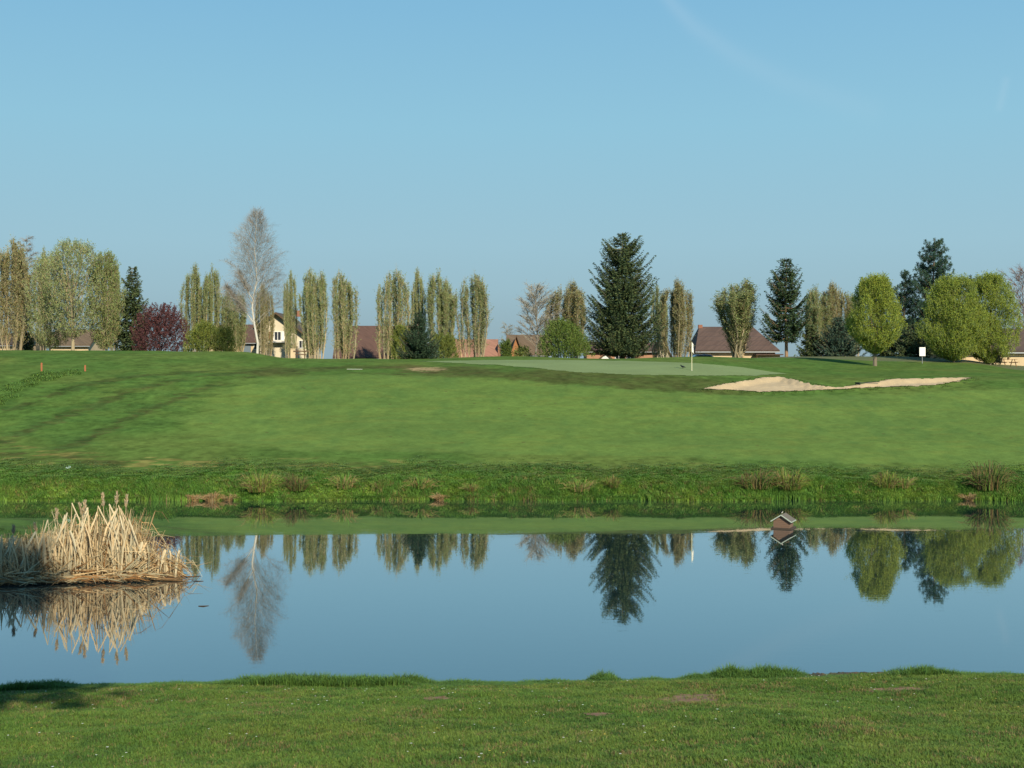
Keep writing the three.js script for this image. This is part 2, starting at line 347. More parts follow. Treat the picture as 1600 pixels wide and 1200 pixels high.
structure('pond_bed', sheet(iA, iB, jA, jB, (x, D) => [x / 5, D / 5]), std({ color: rgb(0.035, 0.04, 0.025), roughness: 1 }));
structure('field', sheet(0, XL.length - 1, 0, DL.length - 1, (x, D) => [x / 5, D / 5], (x, D) => x >= -48 && x < 48 && D < 129.99), std({ map: turfTile, roughness: 1 }));

// overlays: putting green and bunker sand follow the built sheet a little above it
function overlay(P, cell, lift, inside, uvS) {
  const xs = P.map(p => p[0]), ds = P.map(p => p[1]), xa = Math.min(...xs) - 1, xb = Math.max(...xs) + 1, da = Math.min(...ds) - 1, db = Math.max(...ds) + 1;
  const nx = Math.ceil((xb - xa) / cell), nd = Math.ceil((db - da) / cell), id = new Int32Array((nx + 1) * (nd + 1)).fill(-1), pos = [], uv = [], I = [];
  const v = (i, j) => { const o = j * (nx + 1) + i; if (id[o] < 0) { id[o] = pos.length / 3; const x = xa + i * cell, D = da + j * cell; pos.push(x, meshH(x, D) + lift(x, D), -D); uv.push(x * uvS, D * uvS); } return id[o]; };
  for (let j = 0; j < nd; j++) for (let i = 0; i < nx; i++) if (inside(xa + (i + 0.5) * cell, da + (j + 0.5) * cell)) { const a = v(i, j), b = v(i + 1, j), c = v(i + 1, j + 1), d = v(i, j + 1); I.push(a, b, c, a, c, d); }
  const g = new THREE.BufferGeometry(); g.setAttribute('position', new THREE.Float32BufferAttribute(pos, 3)); g.setAttribute('uv', new THREE.Float32BufferAttribute(uv, 2)); g.setIndex(I); g.computeVertexNormals();
  return g;
}
const greenTex = noiseTex(512, 512, (i, j) => { const a = tileNoise(i, j, 512, 4, 3, 7), b = tileNoise(i, j, 512, 96, 2, 8), k = 0.82 + a * 0.22 + b * 0.14; return toS([C.green[0] * k, C.green[1] * k, C.green[2] * k]); }, true);
structure('putting_green', overlay(greenPoly, 0.2, () => 0.02, (x, D) => sdPoly(x, D, greenPoly) + (noise(x * 1.5, D * 1.5) - 0.5) * 0.3 < 0, 0.09), new THREE.MeshPhysicalMaterial({ map: greenTex, roughness: 1, specularIntensity: 0.2 }));
const sandTex = noiseTex(512, 512, (i, j) => { const a = tileNoise(i, j, 512, 5, 4, 11), b = tileNoise(i, j, 512, 90, 2, 12), k = 0.72 + a * 0.4 + b * 0.22; return toS([C.sand[0] * k, C.sand[1] * k, C.sand[2] * k]); }, true);
structure('sand_bunker', overlay(sandA, 0.07, (x, D) => 0.03 + 0.05 * (noise(x * 3.1, D * 3.1) - 0.3), (x, D) => sdPoly(x, D, sandA) + ((fbm(x * 0.9, D * 0.9, 2) - 0.5) * 0.3 + (fbm(x * 4, D * 4, 3) - 0.5) * 0.3) < 0, 0.25), std({ map: sandTex, roughness: 1 }));

// pond water
const ripple = noiseTex(512, 512, (i, j) => { const b = tileNoise(i, j, 512, 8, 4, 21); return [b, b, b]; }, true, false);
ripple.repeat.set(30, 30);
{
  const g = new THREE.PlaneGeometry(150, 46); g.rotateX(-Math.PI / 2); g.translate(-6, 0, -45.5);
  const m = structure('pond_water', g, new THREE.MeshPhysicalMaterial({ color: rgb(0.012, 0.03, 0.032), roughness: 0.015, ior: 1.45, bumpMap: ripple, bumpScale: 0.0008, clearcoat: 1, clearcoatRoughness: 0.012 }));
  m.castShadow = false;
}

// ---------------------------------------------------------------- trees
const leafMat = (o = {}) => new THREE.MeshPhysicalMaterial({ vertexColors: true, roughness: 0.75, side: THREE.DoubleSide, transmission: 0.3, thickness: 0, specularIntensity: 0.3, ...o });
const M = {
  leaf: leafMat(), needle: new THREE.MeshPhysicalMaterial({ vertexColors: true, roughness: 0.75, side: THREE.DoubleSide, specularIntensity: 0.3 }),
  bark: std({ vertexColors: true, side: THREE.DoubleSide }),
};
const along = (P, t) => { const u = clamp(t, 0, 0.9999) * (P.length - 1), i = Math.floor(u); return mix3(P[i], P[i + 1], u - i); };
// columnar poplar: many upright stems from the base, fine upright twigs, young leaves mostly above
function poplarGeo(seed, H, R, o) {
  const r = rng(seed), wood = new GB(), leaves = new GB();
  const env = o.env ?? [[0, 0.64], [0.1, 0.76], [0.25, 0.88], [0.45, 1], [0.6, 1.04], [0.75, 0.94], [0.88, 0.74], [1, 0.42]];
  const n = o.stems ?? 21;
  const cl = [0, 1, 2].map(k => { const a = k * 2.1 + r() * 0.8; return [Math.cos(a) * 0.5, Math.sin(a) * 0.5, k === 0 ? 1 : 0.84 + 0.14 * r()]; });
  for (let s = 0; s < n; s++) {
    const c = cl[s % 3], a = s * 2.4 + r() * 0.9, f = Math.sqrt(r()) * 0.5, top = H * c[2] * (1 - 0.55 * f * f - 0.2 * r() * r()), w1 = r() * 6, w2 = r() * 6, P = [], Rr = [];
    for (let k = 0; k <= 11; k++) {
      const t = k / 11, q = R * lerpTable(env, t * top / H);
      P.push([(c[0] + Math.cos(a) * f) * q + Math.sin(t * 7 + w1) * 0.09, t * top, (c[1] + Math.sin(a) * f) * q + Math.sin(t * 6 + w2) * 0.09]);
      Rr.push(mix(s > 2 ? 0.045 : 0.085, 0.006, Math.pow(t, 0.7)));
    }
    wood.tube(P, Rr, 4, vary(o.wood, r, 0.25));
    for (let k = 0; k < 6; k++) { const b = r() * 6.283, tl = 0.05 + r() * 0.22; wood.spike(along(P, 0.86 + r() * 0.13), nrm([Math.cos(b) * tl, 1, Math.sin(b) * tl]), 0.6 + r() * 0.9, 0.011, vary(o.twig, r, 0.3)); }
    const nt = Math.round((o.twigs ?? 135) * (0.7 + r() * 0.6));
    for (let k = 0; k < nt; k++) {
      const t = 0.1 + 0.88 * Math.pow(r(), 0.85), p = along(P, t), b = r() * 6.283, tilt = r() < 0.12 ? 0.5 + r() * 0.4 : 0.08 + r() * 0.36;
      const d = nrm([Math.cos(b) * tilt, 1, Math.sin(b) * tilt]), len = (0.5 + r() * 0.9) * (1.15 - t * 0.45);
      wood.spike(p, d, len, 0.010 + 0.007 * r(), vary(o.twig, r, 0.3));
      const hh = p[1] / H, nl = Math.floor((o.leaves ?? 8) * 1.5 * mix(o.low ?? 0.6, 1, sstep(0.12, 0.5, hh)) * (1 - 0.65 * sstep(0.84, 1, hh)) * (r() < 0.25 ? 0.2 : 0.4 + r() * 1.3) + r() * 0.8);
      for (let q = 0; q < nl; q++) {
        const e = add(p, d, len * (0.15 + 0.9 * r())), j = nrm([r() - 0.5, r() * 1.2 - 0.15, r() - 0.5]);
        leaves.leaf(add(e, j, 0.05), j, 0.08 + r() * 0.06, 0.05 + r() * 0.035, r, vary(r() < (o.brown ?? 0.12) ? o.twig : mix3(o.leaf, o.leaf2, r()), r, 0.25));
      }
    }
  }
  return { trunk: wood.geo(), crown: leaves.geo() };
}
// broad crown filled with fine twigs and small leaves
function roundGeo(seed, H, R, o) {
  const r = rng(seed), wood = new GB(), leaves = new GB(), y0 = H * (o.clear ?? 0.17), yc = mix(y0, H, o.mid ?? 0.42);
  const prof = y => { const t = y < yc ? (yc - y) / (yc - y0) : (y - yc) / (H - yc); return R * Math.sqrt(Math.max(0, 1 - Math.pow(Math.min(t, 1), o.pow ?? 2))); };
  const tr = []; for (let k = 0; k <= 6; k++) tr.push([Math.sin(k * 1.7 + seed) * 0.04 * k / 3, k / 6 * H * 0.8, Math.cos(k * 1.3 + seed) * 0.04 * k / 3]);
  wood.tube(tr, tr.map((_, k) => mix(o.r ?? 0.16, 0.02, k / 6)), 7, o.wood);
  const limbs = [];
  for (let s = 0; s < (o.limbs ?? 26); s++) {
    const t0 = 0.12 + 0.6 * r(), b = add(along(tr, t0), [0, 0, 0]), a = s * 2.4 + r(), yy = mix(b[1] + 0.3, H * 0.96, Math.sqrt(r())), q = prof(clamp(yy, y0 + 0.1, H - 0.05)) * (0.55 + 0.4 * r()), e = [Math.cos(a) * q, yy, Math.sin(a) * q];
    const P = []; for (let k = 0; k <= 5; k++) { const t = k / 5; P.push([mix(b[0], e[0], Math.pow(t, 0.85)), mix(b[1], e[1], Math.pow(t, 1.15)) + 0.05 * Math.sin(t * 9 + s), mix(b[2], e[2], Math.pow(t, 0.85))]); }
    wood.tube(P, P.map((_, k) => mix(0.055, 0.008, k / 5)), 4, vary(o.wood, r, 0.2)); limbs.push(P);
  }
  const N = o.n ?? 1500;
  for (let k = 0; k < N; k++) {
    const y = mix(y0, H * (0.93 + 0.06 * r()), Math.pow(r(), 0.9)), a = r() * 6.283, lob = noise(Math.cos(a) * 1.6 + seed, y * 0.8 + Math.sin(a) * 1.6) * 0.5 + noise(Math.cos(a) * 4 + seed, y * 2.1 + Math.sin(a) * 4) * 0.3, q = prof(y) * Math.pow(r(), 0.45) * (0.56 + 0.95 * lob) * (r() < 0.06 ? 1.15 : 1), p = [Math.cos(a) * q, y, Math.sin(a) * q];
    if (noise(p[0] * 1.3 + seed * 3 + p[2] * 1.1, p[1] * 1.3 - p[2] * 0.9) < (o.gap ?? 0.24)) continue;
    const d = nrm([Math.cos(a) * 0.55 + (r() - 0.5) * 0.6, (o.up ?? 0.75) + r() * 0.5, Math.sin(a) * 0.55 + (r() - 0.5) * 0.6]), len = 0.35 + r() * 0.5;
    wood.spike(p, d, len, 0.013, vary(o.twig, r, 0.3));
    const nl = Math.round((o.leaves ?? 7) * (0.5 + r()));
    for (let m = 0; m < nl; m++) { const j = nrm([r() - 0.5, r() - 0.3, r() - 0.5]); leaves.leaf(add(add(p, d, len * r() * 1.05), j, 0.05), j, (0.10 + r() * 0.08) * (o.size ?? 1), (0.07 + r() * 0.05) * (o.size ?? 1), r, vary(mix3(o.leaf, o.leaf2, r()), r, 0.28)); }
  }
  return { trunk: wood.geo(), crown: leaves.geo() };
}
// spruce: whorls of drooping boughs hung with needle sprays
function spruceGeo(seed, H, R, o) {
  const r = rng(seed), wood = new GB(), nd = new GB(), ns = o.ns ?? 1;
  const tr = []; for (let k = 0; k <= 8; k++) tr.push([Math.sin(k + seed) * 0.05, k / 8 * H, Math.cos(k * 1.2 + seed) * 0.05]);
  wood.tube(tr, tr.map((_, k) => mix(o.r ?? 0.2, 0.02, k / 8)), 7, o.wood);
  for (let y = H * (o.clear ?? 0.07); y < H * 0.985; y += (o.step ?? 0.36) * 0.9 * (0.75 + r() * 0.5)) {
    const t = y / H, n = Math.round(mix((o.whorl ?? 7) + 4, 6, t));
    for (let s = 0; s < n; s++) {
      const a = r() * 6.283, L = Math.max(0.25, R * lerpTable(o.prof ?? [[0, 0.92], [0.12, 1], [0.4, 0.78], [0.7, 0.46], [0.9, 0.18], [1, 0.05]], t) * (0.55 + 0.5 * Math.pow(r(), 1.1)) * (0.76 + 0.5 * noise(Math.cos(a) * 1.5 + seed, y * 0.9 + Math.sin(a) * 1.5)));
      const rise = mix(o.rise0 ?? -0.16, o.rise1 ?? 0.6, t) + (r() - 0.5) * 0.25, P = [], ca = Math.cos(a), sa = Math.sin(a);
      for (let k = 0; k <= 5; k++) { const u = k / 5; P.push([ca * L * u, y + L * (rise * u - 0.22 * Math.sin(u * 3.1) + 0.2 * u * u), sa * L * u]); }
      wood.tube(P, P.map((_, k) => mix(0.03 + 0.008 * L, 0.005, k / 5)), 3, o.wood);
      const st = Math.max(3, Math.round(L / (0.15 * ns)));
      for (let k = 1; k <= st; k++) {
        const u = 0.12 + 0.88 * k / st, p = along(P, u), wid = (0.2 + 0.5 * L * 0.4 * (1 - u)) * (0.7 + r() * 0.6);
        for (let side = -1; side <= 1; side += 2) {
          const d = nrm([ca * 0.7 - sa * side, -(o.hang ?? 0.35) + (r() - 0.5) * 0.5, sa * 0.7 + ca * side]);
          const m = Math.max(1, Math.round(wid / 0.14));
          for (let q = 0; q < m; q++) { const e = add(p, d, q * 0.14 * ns), j = nrm([d[0] + (r() - 0.5) * 1.1, d[1] + (r() - 0.5) * 0.9, d[2] + (r() - 0.5) * 1.1]); nd.leaf(e, j, (0.24 + r() * 0.14) * ns, (0.08 + r() * 0.06) * ns, r, vary(mix3(o.leaf, o.leaf2, Math.pow(r(), 1.5)), r, 0.3)); }
        }
        if (r() < 0.8) nd.leaf(p, nrm([ca * 0.8 + (r() - 0.5), 0.5 - r() * 0.8, sa * 0.8 + (r() - 0.5)]), 0.3 * ns, 0.12 * ns, r, vary(mix3(o.leaf, o.leaf2, r()), r, 0.3));
      }
    }
  }
  return { trunk: wood.geo(), crown: nd.geo() };
}
// pine: upswept boughs ending in tufts of long needles
function pineGeo(seed, H, R, o) {
  const r = rng(seed), wood = new GB(), nd = new GB();
  const tr = []; for (let k = 0; k <= 8; k++) tr.push([Math.sin(k * 0.9 + seed) * 0.1, k / 8 * H, Math.cos(k * 1.1 + seed) * 0.1]);
  wood.tube(tr, tr.map((_, k) => mix(o.r ?? 0.2, 0.03, k / 8)), 7, o.wood);
  const prof = o.prof ?? [[0, 0.8], [0.2, 1], [0.45, 0.85], [0.7, 0.62], [0.9, 0.36], [1, 0.12]];
  const tuft = p => { const c = vary(mix3(o.leaf, o.leaf2, r()), r, 0.25); for (let q = 0; q < 13; q++) { const j = nrm([r() - 0.5, r() * 1.1 - 0.35, r() - 0.5]); nd.leaf(p, j, 0.2 + r() * 0.16, 0.035 + r() * 0.03, r, c); } };
  for (let y = H * (o.clear ?? 0.1); y < H * 0.97; y += (o.step ?? 0.55) * (0.7 + r() * 0.6)) {
    const t = y / H, n = Math.round(mix(6, 4, t));
    for (let s = 0; s < n; s++) {
      const a = r() * 6.283, L = Math.max(0.4, R * lerpTable(prof, t) * (0.55 + 0.6 * r())), ca = Math.cos(a), sa = Math.sin(a), up = (o.up ?? 0.45) + (r() - 0.5) * 0.4, P = [];
      for (let k = 0; k <= 5; k++) { const u = k / 5; P.push([ca * L * u, y + L * (0.05 * u + up * u * u), sa * L * u]); }
      wood.tube(P, P.map((_, k) => mix(0.045, 0.01, k / 5)), 4, o.wood);
      const m = Math.round(L / 0.13);
      for (let k = 0; k < m; k++) { const u = 0.25 + 0.75 * (k + r()) / m, p = along(P, u), w = 0.12 + 0.5 * (1 - Math.abs(u - 0.65)) * L * 0.3; tuft([p[0] + (r() - 0.5) * w * 2, p[1] + (r() - 0.3) * w, p[2] + (r() - 0.5) * w * 2]); }
      tuft(P[5]); tuft(add(P[5], [0, 0.15, 0]));
    }
  }
  for (let k = 0; k < 5; k++) tuft([tr[8][0], H - k * 0.14, tr[8][2]]);
  return { trunk: wood.geo(), crown: nd.geo() };
}
// bare or budding tree: three orders of limbs and drooping or upright twigs
function bareGeo(seed, H, R, o) {
  const r = rng(seed), wood = new GB(), tw = new GB(), buds = new GB();
  const tr = o.trunk ?? [0, 1, 2, 3, 4, 5, 6].map(k => [Math.sin(k * 1.4 + seed) * 0.12, k / 6 * H * 0.96, Math.cos(k * 1.1 + seed) * 0.12]);
  wood.tube(tr, tr.map((_, k) => mix(o.r ?? 0.16, 0.015, Math.pow(k / (tr.length - 1), 0.8))), 8, o.wood);
  const n1 = o.n1 ?? 40, prof = o.prof ?? [[0, 0.5], [0.3, 0.8], [0.5, 1], [0.75, 0.7], [1, 0.15]];
  for (let s = 0; s < n1; s++) {
    const t = mix(o.from ?? 0.25, 0.97, (s + r()) / n1), b = along(tr, t), a = s * 2.4 + r() * 0.8, L = R * lerpTable(prof, t) * (0.7 + 0.5 * r()), ca = Math.cos(a), sa = Math.sin(a), up = (o.up ?? 0.9) * (0.7 + 0.6 * r()), P = [];
    for (let k = 0; k <= 5; k++) { const u = k / 5; P.push([b[0] + ca * L * u + (o.wob ?? 0.06) * u * Math.sin(u * 6 + s), b[1] + L * up * u - L * (o.sag ?? 0.25) * u * u, b[2] + sa * L * u + (o.wob ?? 0.06) * u * Math.cos(u * 5 + s)]); }
    wood.tube(P, P.map((_, k) => mix((o.lr ?? 0.045) * (1.2 - t * 0.6), 0.006, k / 5)), 4, vary(o.limb ?? o.wood, r, 0.15));
    const n2 = Math.round((o.n2 ?? 14) * (0.4 + L / R));
    for (let q = 0; q < n2; q++) {
      const u = 0.2 + 0.8 * r(), p = along(P, u), d2 = nrm([ca + (r() - 0.5) * 2.2, 0.5 + r() * 0.8, sa + (r() - 0.5) * 2.2]), l2 = (0.35 + 0.7 * r()) * (o.l2 ?? 0.9);
      const mid = add(p, d2, l2 * 0.6), e = add(add(p, d2, l2), [0, -1, 0], l2 * (o.droop ?? 0.25));
      tw.tube([p, mid, e], [0.016, 0.011, 0.005].map(v => v * (o.tr ?? 1)), 3, vary(o.twig, r, 0.2));
      for (let k = 0; k < (o.n3 ?? 7); k++) {
        const pp = mix3(p, mix3(mid, e, r()), 0.25 + 0.75 * r()), dd = nrm([d2[0] + (r() - 0.5) * 1.6, (o.hang ?? -0.5) + r() * 0.9, d2[2] + (r() - 0.5) * 1.6]), l3 = 0.25 + r() * 0.5;
        tw.spike(pp, dd, l3, 0.008 * (o.tr ?? 1), vary(o.twig, r, 0.25));
        if (r() < (o.buds ?? 0.1)) for (let m = 0; m < (o.perBud ?? 2); m++) { const j = nrm([r() - 0.5, r() - 0.5, r() - 0.5]); buds.leaf(add(pp, dd, l3 * r()), j, (o.bud ?? 0.08) * (0.7 + 0.6 * r()), 0.06, r, vary(o.leaf, r, 0.25)); }
      }
    }
  }
  for (let k = 0; k < (o.fill ?? 0); k++) {
    const t = mix(0.3, 1, Math.pow(r(), 0.8)), b = along(tr, t), a = r() * 6.283, q = R * 1.05 * lerpTable([[0.3, 0.85], [0.4, 1.12], [0.55, 1], [0.72, 0.8], [0.88, 0.5], [1, 0.15]], t) * Math.pow(r(), 0.55) * (0.65 + 0.7 * noise(Math.cos(a) * 2 + 5, Math.sin(a) * 2 + b[1] * 0.9));
    const p = [b[0] + Math.cos(a) * q, b[1] + (r() - 0.5) * 0.6, b[2] + Math.sin(a) * q], d = nrm([Math.cos(a) * 0.5 + r() - 0.5, 0.9 - 1.5 * r() * q / R, Math.sin(a) * 0.5 + r() - 0.5]);
    tw.spike(p, d, 0.3 + r() * 0.45, 0.007, vary(o.twig, r, 0.25));
  }
  return { trunk: wood.geo(), branches: tw.geo(), crown: buds.n ? buds.geo() : null };
}
function bushGeo(seed, H, R, o) {
  const r = rng(seed), wood = new GB(), leaves = new GB();
  for (let k = 0; k < (o.n ?? 700); k++) {
    const t = Math.pow(r(), 0.8), a = r() * 6.283, env = Math.sqrt(Math.max(0, 1 - Math.pow(t, o.pow ?? 2.2))), lob = noise(Math.cos(a) * 1.7 + seed, Math.sin(a) * 1.7 + t * 2) * 0.6 + noise(Math.cos(a) * 5 + seed, Math.sin(a) * 5 + t * 5) * 0.3, q = R * Math.pow(r(), 0.45) * env * (0.7 + 0.62 * lob), p = [Math.cos(a) * q, t * H * (o.tall ?? 0.72) * (1 + 0.7 * lob * (o.rag ?? 1)), Math.sin(a) * q];
    const d = nrm([Math.cos(a) * 0.5 + (r() - 0.5) * 0.7, 0.6 + r() * 0.6, Math.sin(a) * 0.5 + (r() - 0.5) * 0.7]), len = 0.25 + r() * 0.45;
    wood.spike(p, d, len, 0.014, vary(o.twig, r, 0.3));
    const nl = Math.round((o.leaves ?? 8) * (0.5 + r()));
    for (let m = 0; m < nl; m++) { const j = nrm([r() - 0.5, r() - 0.3, r() - 0.5]); leaves.leaf(add(add(p, d, len * r()), j, 0.04), j, (0.09 + r() * 0.08) * (o.size ?? 1), (0.07 + r() * 0.05) * (o.size ?? 1), r, vary(mix3(o.leaf, o.leaf2, r()), r, 0.28)); }
  }
  for (let k = 0; k < 9; k++) { const a = k * 0.7, P = [0, 1, 2, 3].map(i => [Math.cos(a) * R * 0.5 * i / 3, H * 0.6 * Math.pow(i / 3, 0.8), Math.sin(a) * R * 0.5 * i / 3]); wood.tube(P, [0.04, 0.03, 0.02, 0.01], 4, o.twig); }
  return { trunk: wood.geo(), crown: leaves.geo() };
}
function plant(name, geos, label, category, group, x, D, sx = 1, sy = 1, turn = 0, mats = {}, sink = 0.06) {
  const o = thing(name, label, category, [x, meshH(x, D) - sink, -D], turn, group);
  o.scale.set(sx, sy, sx);
  part('trunk', geos.trunk, mats.trunk ?? M.bark, o);
  if (geos.branches) part('branches', geos.branches, M.bark, o);
  if (geos.crown) part('crown', geos.crown, mats.crown ?? M.leaf, o);
  return o;
}
const spot = (px, D) => (px - 800) / F * D;
const topAt = (py, D) => EYE + (HOR - py) / F * D;

// colours of foliage and wood (base colours)
const K = { tan: [0.34, 0.275, 0.17], tan2: [0.30, 0.255, 0.15], olive: [0.20, 0.255, 0.085], olive2: [0.30, 0.345, 0.155], bronze: [0.24, 0.185, 0.075], pale: [0.30, 0.345, 0.16], pale2: [0.225, 0.28, 0.095], lime: [0.195, 0.225, 0.034], lime2: [0.15, 0.18, 0.034], grass: [0.13, 0.19, 0.03], fir: [0.038, 0.064, 0.029], fir2: [0.10, 0.128, 0.05], blue: [0.034, 0.066, 0.046], blue2: [0.08, 0.12, 0.08], plum: [0.095, 0.036, 0.042], plum2: [0.15, 0.06, 0.06], grey: [0.24, 0.215, 0.185], birch: [0.50, 0.47, 0.41], bark: [0.13, 0.105, 0.078] };
const popA = { wood: K.tan, twig: K.tan2, leaf: K.olive, leaf2: K.olive2, brown: 0.06 };
const POP = [poplarGeo(11, 10, 1.5, popA), poplarGeo(23, 10, 1.5, { ...popA, stems: 17, brown: 0.2 }), poplarGeo(37, 10, 1.5, { ...popA, stems: 22, twigs: 130 }),
  poplarGeo(41, 10, 1.5, { ...popA, leaf: K.bronze, leaf2: K.olive2, brown: 0.2, low: 0.5, leaves: 9 }),
  poplarGeo(53, 10, 1.5, { ...popA, stems: 24, env: [[0, 0.2], [0.15, 0.42], [0.3, 0.5], [0.5, 0.72], [0.7, 1], [0.85, 0.9], [1, 0.3]], low: 0.12 })];
for (let k = 0; k < 4; k++) POP.push(poplarGeo(201 + k * 7, 10, 1.5, { ...popA, stems: [14, 19, 24, 16][k], twigs: [150, 120, 120, 165][k], leaves: [7, 6, 8, 7][k], brown: [0.05, 0.1, 0.04, 0.15][k] }));
const POPS = { 0: [0, 5], 1: [1, 6, 7], 2: [2, 8], 3: [3], 4: [4] };
const rowGroup = 'columnar poplars in the tree row behind the green';
const poplars = [   // column, distance, top row, half width, variant, label
  [18, 146, 372, 28, 3, 'bronze tinted columnar poplar at the far left edge of the tree row'],
  [67, 156, 388, 12, 0, 'thin poplar whose tip rises behind the left pale green tree'],
  [176, 155, 400, 13, 1, 'thin poplar whose tip rises between the pale green tree and dark spruce'],
  [302, 150, 414, 18, 0, 'left one of the twin poplars beside the purple plum tree'],
  [327, 149, 412, 15, 2, 'right one of the twin poplars beside the purple plum tree'],
  [364, 151, 452, 20, 1, 'short brownish poplar left of the white birch trunk'],
  [413, 153, 440, 12, 3, 'brownish poplar hidden behind the right side of the birch crown'],
  [452, 150, 424, 12, 0, 'narrow poplar in front of the cream gabled house'],
  [492, 149, 416, 19, 1, 'leafy poplar at the right end of the cream gabled house'],
  [538, 150, 421, 21, 2, 'single poplar at the left end of the long brown roof'],
  [610, 150, 420, 23, 1, 'wide poplar before the middle of the long brown roof'],
  [653, 152, 420, 14, 0, 'narrow poplar rising straight above the small dark spruce'],
  [691, 150, 420, 21, 2, 'tall poplar just right of the small dark spruce'],
  [740, 149, 427, 25, 1, 'wide poplar in front of the salmon tiled roof'],
  [888, 152, 438, 27, 3, 'olive brown poplar between the white budding tree and big spruce'],
  [1032, 156, 446, 14, 0, 'thin poplar half hidden behind the right side of big spruce'],
  [1058, 149, 435, 21, 3, 'brownish poplar standing alone just right of the big spruce'],
  [1154, 146, 434, 32, 4, 'vase shaped poplar in front of the brown hipped roof'],
  [1276, 157, 444, 20, 2, 'left one of two poplars right of the bare trunked spruce'],
  [1304, 158, 440, 20, 3, 'right one of two poplars right of the bare trunked spruce'],
  [1334, 158, 458, 14, 0, 'short poplar behind the left side of the round yellow green tree']];
poplars.forEach(([px, D, py, hw, v, label], i) => {
  const x = spot(px, D), H = topAt(py, D) - meshH(x, D), R = hw / F * D;
  const vs = POPS[v], o = plant('poplar_tree', POP[vs[i % vs.length]], label, 'tree', rowGroup, x, D, R / 1.5 * (v === 4 ? 1.4 : 1.2), H / 10, i * 1.9); o.rotation.z = (hash(i, 21) - 0.5) * 0.05;
});

function place(name, gen, seed, o, px, D, py, hw, label, category, group, mats) {
  const x = spot(px, D), H = topAt(py, D) - meshH(x, D), R = hw / F * D;
  return plant(name, gen(seed, H, R, o), label, category, group, x, D, 1, 1, 0, mats);
}
const nm = { crown: M.needle };
const paleO = { wood: K.tan, twig: K.tan, leaf: K.pale, leaf2: K.pale2, leaves: 8, n: 2300, up: 1.0, gap: 0.22, mid: 0.45, pow: 2.4, limbs: 40, clear: 0.14 };
const pg = 'pale green trees at the left';
place('pale_tree', roundGeo, 61, { ...paleO, clear: 0.05, r: 0.1 }, 78, 143, 398, 40, 'left one of three pale green trees, with many stems', 'tree', pg);
place('pale_tree', roundGeo, 62, { ...paleO, n: 2600, r: 0.2 }, 114, 140, 376, 46, 'tallest of the pale green trees, with one thick pale trunk', 'tree', pg);
place('pale_tree', roundGeo, 63, { ...paleO, clear: 0.05, r: 0.1, leaf: K.pale2, leaf2: K.olive }, 163, 142, 396, 28, 'right one of three pale green trees, next to the dark spruce', 'tree', pg);
const bareO = { wood: K.grey, twig: K.grey, leaf: K.pale };
place('bare_tree', bareGeo, 71, { ...bareO, buds: 0.05 }, 42, 160, 358, 20, 'tall grey leafless tree behind the poplar at the left edge', 'tree');
place('dark_spruce', spruceGeo, 72, { wood: K.bark, leaf: K.fir, leaf2: K.fir2 }, 41, 154, 455, 15, 'dark spruce half hidden between left edge poplar and pale green tree', 'tree', null, nm);
place('dark_spruce', spruceGeo, 73, { wood: K.bark, leaf: K.fir, leaf2: K.fir2, prof: [[0, 0.8], [0.3, 1], [0.55, 0.7], [0.8, 0.4], [1, 0.05]], rise0: 0.0, whorl: 8 }, 207, 145, 417, 34, 'dark spruce between the pale green trees and the purple plum', 'tree', null, nm);
place('purple_plum_tree', bushGeo, 74, { twig: [0.07, 0.035, 0.03], leaf: K.plum, leaf2: K.plum2, n: 2000, leaves: 8, pow: 3, tall: 0.62, rag: 1.7 }, 250, 138, 485, 46, 'broad dark purple leaved plum tree on the hill at the left', 'tree');
const limeO = { twig: K.olive, leaf: K.lime, leaf2: K.lime2, n: 900 };
place('shrub', bushGeo, 75, limeO, 318, 136, 506, 33, 'rounded yellow green shrub right of the purple plum tree', 'shrub');
place('shrub', bushGeo, 76, { ...limeO, leaf: K.lime2, n: 500 }, 351, 137, 515, 17, 'small darker green shrub left of the white birch', 'shrub');
